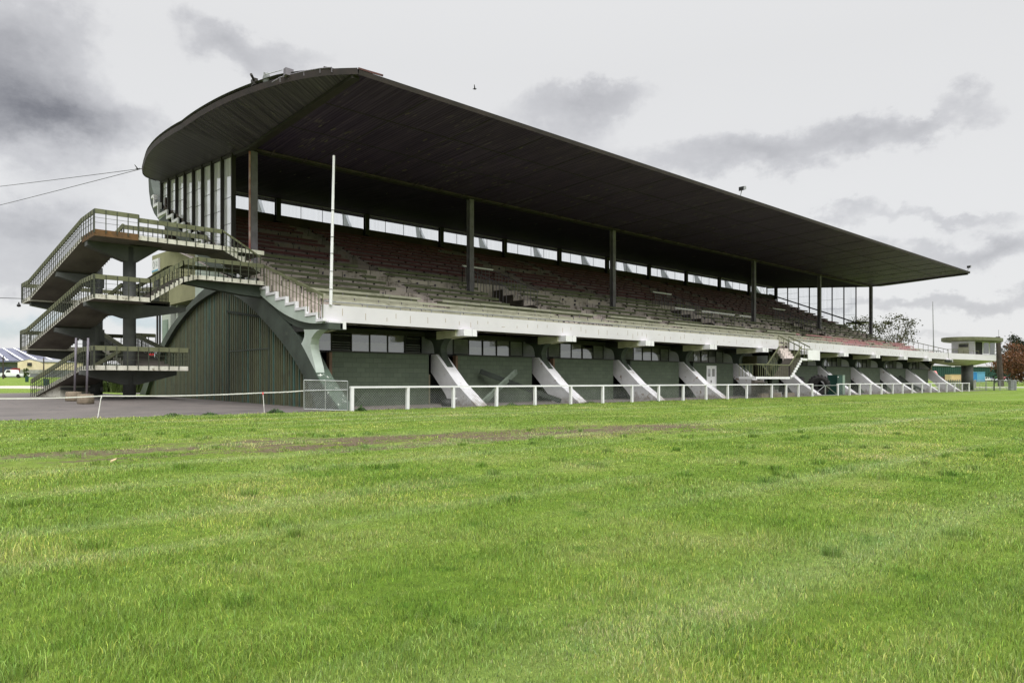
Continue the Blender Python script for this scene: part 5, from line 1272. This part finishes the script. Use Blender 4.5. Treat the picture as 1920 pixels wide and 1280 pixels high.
    thatch = np.clip((vn(X, Y, .75, 21)-.6)*3, 0, .45)*np.clip(.3+vn(X, Y, 4, 22), 0, 1) > rng.random(n)
    d = (dry > .94) | (thatch & ~isT); col[d] *= np.array([2.0, 1.45, 2.6, 1], np.float32)
    pl = (dry > .84) & ~d; col[pl] *= np.array([1.45, 1.3, 2.0, 1], np.float32)
    at_ = me.attributes.new('tint', 'FLOAT_COLOR', 'POINT'); at_.data.foreach_set('color', np.clip(col, .2, 3).ravel())
    me.materials.append(M['blade']); o = bpy.data.objects.new('grass_blades', me); C.objects.link(o)
    tag(o, kind='stuff'); print('blades', n)
blades()
def weed(x, y, r, n, lab, hh=1.0):
    mb = MB(); z = gz(x, y)
    for k in range(n):
        t = random.uniform(0, 6.28); q = r*random.random()**.6; o = Vector((x+q*math.cos(t), y+q*math.sin(t)*.8, z)); hgt = (r*.9*hh)*(1.1-q/r)*random.uniform(.5, 1)
        p = o+Vector((0,0,hgt)); a = Vector((random.gauss(0,1), random.gauss(0,1), random.gauss(0,.5))).normalized()*.035; b = a.cross(Vector((0,0,1))).normalized()*.018
        mb.poly([p-a, p+b, p+a, p-b]); mb.poly([o, o+b*.3, p+b*.2, p])
    alone(mb, 'weed', M['weed'], lab, 'weed', 'weeds along the pavement edge')
weed(10.1, 22.62, .3, 260, 'broad-leaved weed at the pavement edge by the right peg', .6); weed(13.0, 22.15, .22, 240, 'leafy weed at the foot of the first white fence post')
weed(6.9, 22.6, .3, 160, 'low weed midway along the pavement edge', .4); weed(20.9, 23.0, .25, 160, 'weed growing behind the fence near the second buttress', .6); weed(25.9, 22.9, .3, 140, 'weed on the gravel at the foot of the third buttress', .4)
weed(8.0, 22.65, .25, 140, 'low weed left of the right barrier peg', .4)
mb = MB(); p = Vector((2.35, 10.15, .02)); mb.prism([p, p+Vector((.07,.02,.02)), p+Vector((.09,.06,.03)), p+Vector((.03,.05,.01))], (0,0,.015)); alone(mb, 'litter_scrap', M['tanbox'], 'pale scrap of litter lying on the worn strip of grass', 'litter')

# ------------------------------------------------------------------ sky, sun, camera
W = bpy.data.worlds.new('World'); bpy.context.scene.world = W; W.use_nodes = True
nt = W.node_tree; bg = nt.nodes['Background']; bg.inputs['Strength'].default_value = .1
SUN_EL, SUN_AZ = math.radians(50), math.radians(200)
sky = N(nt, 'ShaderNodeTexSky', sky_type='NISHITA'); sky.sun_disc = False; sky.sun_elevation = SUN_EL; sky.sun_rotation = SUN_AZ; sky.dust_density = 2
tc = N(nt, 'ShaderNodeTexCoord'); gv = tc.outputs['Generated']
def dotc(v):
    n = N(nt, 'ShaderNodeVectorMath', operation='DOT_PRODUCT'); n.inputs[1].default_value = v; nt.links.new(gv, n.inputs[0]); return n.outputs['Value']
az_ = math_n(nt, 'ARCTAN2', dotc(tuple(VR)), dotc(tuple(VF))); el_ = math_n(nt, 'ARCSINE', dotc((0,0,1)))
w1 = noise(nt, 8, 8, .62, gv); w2 = noise(nt, 8, 8, .62, gv, (1.3,1.1,1.7))
az_w = math_n(nt, 'ADD', az_, math_n(nt, 'MULTIPLY', math_n(nt, 'SUBTRACT', w1, .5), .17))
el_w = math_n(nt, 'ADD', el_, math_n(nt, 'MULTIPLY', math_n(nt, 'SUBTRACT', w2, .5), .12))
def blob(x, y, wx, wy, k):
    a0 = math.atan((x-960)/F); e0 = math.atan((HY-y)/F*math.cos(a0)); wa, we = wx/F, wy/F
    a = math_n(nt, 'DIVIDE', math_n(nt, 'SUBTRACT', az_w, a0), wa); e = math_n(nt, 'DIVIDE', math_n(nt, 'SUBTRACT', el_w, e0), we)
    s = math_n(nt, 'ADD', math_n(nt, 'MULTIPLY', a, a), math_n(nt, 'MULTIPLY', e, e))
    return math_n(nt, 'MULTIPLY', math_n(nt, 'POWER', 2.718, math_n(nt, 'MULTIPLY', s, -1)), k)
BL = [(15,110,120,90,.8),(40,215,150,45,.72),(170,235,80,30,.22),(40,425,120,36,.65),(140,340,120,40,.14),(410,85,60,40,.36),(480,120,90,34,.34),(610,105,110,26,.24),(1150,192,90,26,.34),(1020,215,140,40,.26),(1080,250,90,50,.2),
      (1330,300,190,38,.42),(1480,290,130,34,.3),(1620,258,70,26,.36),(1715,243,40,18,.3),(1828,208,50,26,.36),(1590,405,55,14,.32),(1740,413,130,12,.34),(1720,470,140,20,.34),(1860,468,70,26,.36),(1660,567,170,11,.34),(1860,573,90,12,.34),(1720,640,110,14,.25),(60,505,120,30,.3)]
tot = None
for b in BL:
    v = blob(b[0], b[1], b[2]*1.05, b[3]*1.1, b[4]*(.7 if b[0] < 350 else .62)); tot = v if tot is None else math_n(nt, 'ADD', tot, v)
fluff = math_n(nt, 'MULTIPLY', math_n(nt, 'SUBTRACT', noise(nt, 7, 9, .68, gv, (1,1,2.0)), .5), 1.5)
tot = math_n(nt, 'MULTIPLY', tot, math_n(nt, 'ADD', fluff, 1.0))
wide = ramp(nt, noise(nt, 1.8, 7, .6, gv, (1,1,3)), [(.5, (0,0,0,1)), (.8, (.07,.07,.07,1))])
tot = math_n(nt, 'ADD', tot, wide)
cloud = ramp(nt, tot, [(0, (5.5,5.5,5.51,1)), (.1, (5.45,5.45,5.47,1)), (.22, (4.3,4.3,4.42,1)), (.5, (3.1,3.1,3.24,1)), (.8, (2.1,2.1,2.24,1)), (1, (1.45,1.45,1.58,1))])
gap = math_n(nt, 'ADD', blob(30,595,160,22,.55), blob(280,610,120,16,.5), True)
colr = mixc(nt, gap, cloud, mixc(nt, .35, sky.outputs[0], (2.6,3.3,4.3,1)))
colr = mixc(nt, .06, colr, sky.outputs[0])
zen = ramp(nt, math_n(nt, 'DIVIDE', el_, math.pi/2), [(.0, (1,1,1,1)), (.26, (.94,.94,.94,1)), (.38, (1.0,1.0,1.0,1)), (.7, (4.7,4.7,4.7,1))])
zen2 = mixc(nt, 1, colr, zen, 'MULTIPLY')
nt.links.new(zen2, bg.inputs['Color'])
sd = bpy.data.lights.new('sun', 'SUN'); sd.energy = 1.5; sd.angle = math.radians(40); sd.color = (1, .985, .96)
so_ = bpy.data.objects.new('sun', sd); C.objects.link(so_)
# the sun stands behind the camera's right shoulder
sdir = Vector((math.sin(SUN_AZ)*math.cos(SUN_EL), math.cos(SUN_AZ)*math.cos(SUN_EL), math.sin(SUN_EL)))
so_.rotation_euler = sdir.to_track_quat('Z', 'Y').to_euler()
cd = bpy.data.cameras.new('camera'); cd.sensor_width = 36; cd.lens = F/1920*36; cd.shift_y = (HY-640)/1920; cd.clip_end = 8000; cd.clip_start = .05
co = bpy.data.objects.new('camera', cd); C.objects.link(co); co.location = (0,0,EYE); co.rotation_euler = (math.pi/2, 0, TH-math.pi/2)
sc = bpy.context.scene; sc.camera = co
sc.view_settings.view_transform = 'Standard'; sc.view_settings.look = 'None'; sc.view_settings.exposure = .62; sc.view_settings.gamma = 1
sc.cycles.max_bounces = 6; sc.cycles.transparent_max_bounces = 16; sc.cycles.use_denoising = True; sc.cycles.denoiser = 'OPENIMAGEDENOISE'; sc.cycles.denoising_input_passes = 'RGB_ALBEDO_NORMAL'; sc.cycles.denoising_prefilter = 'NONE'
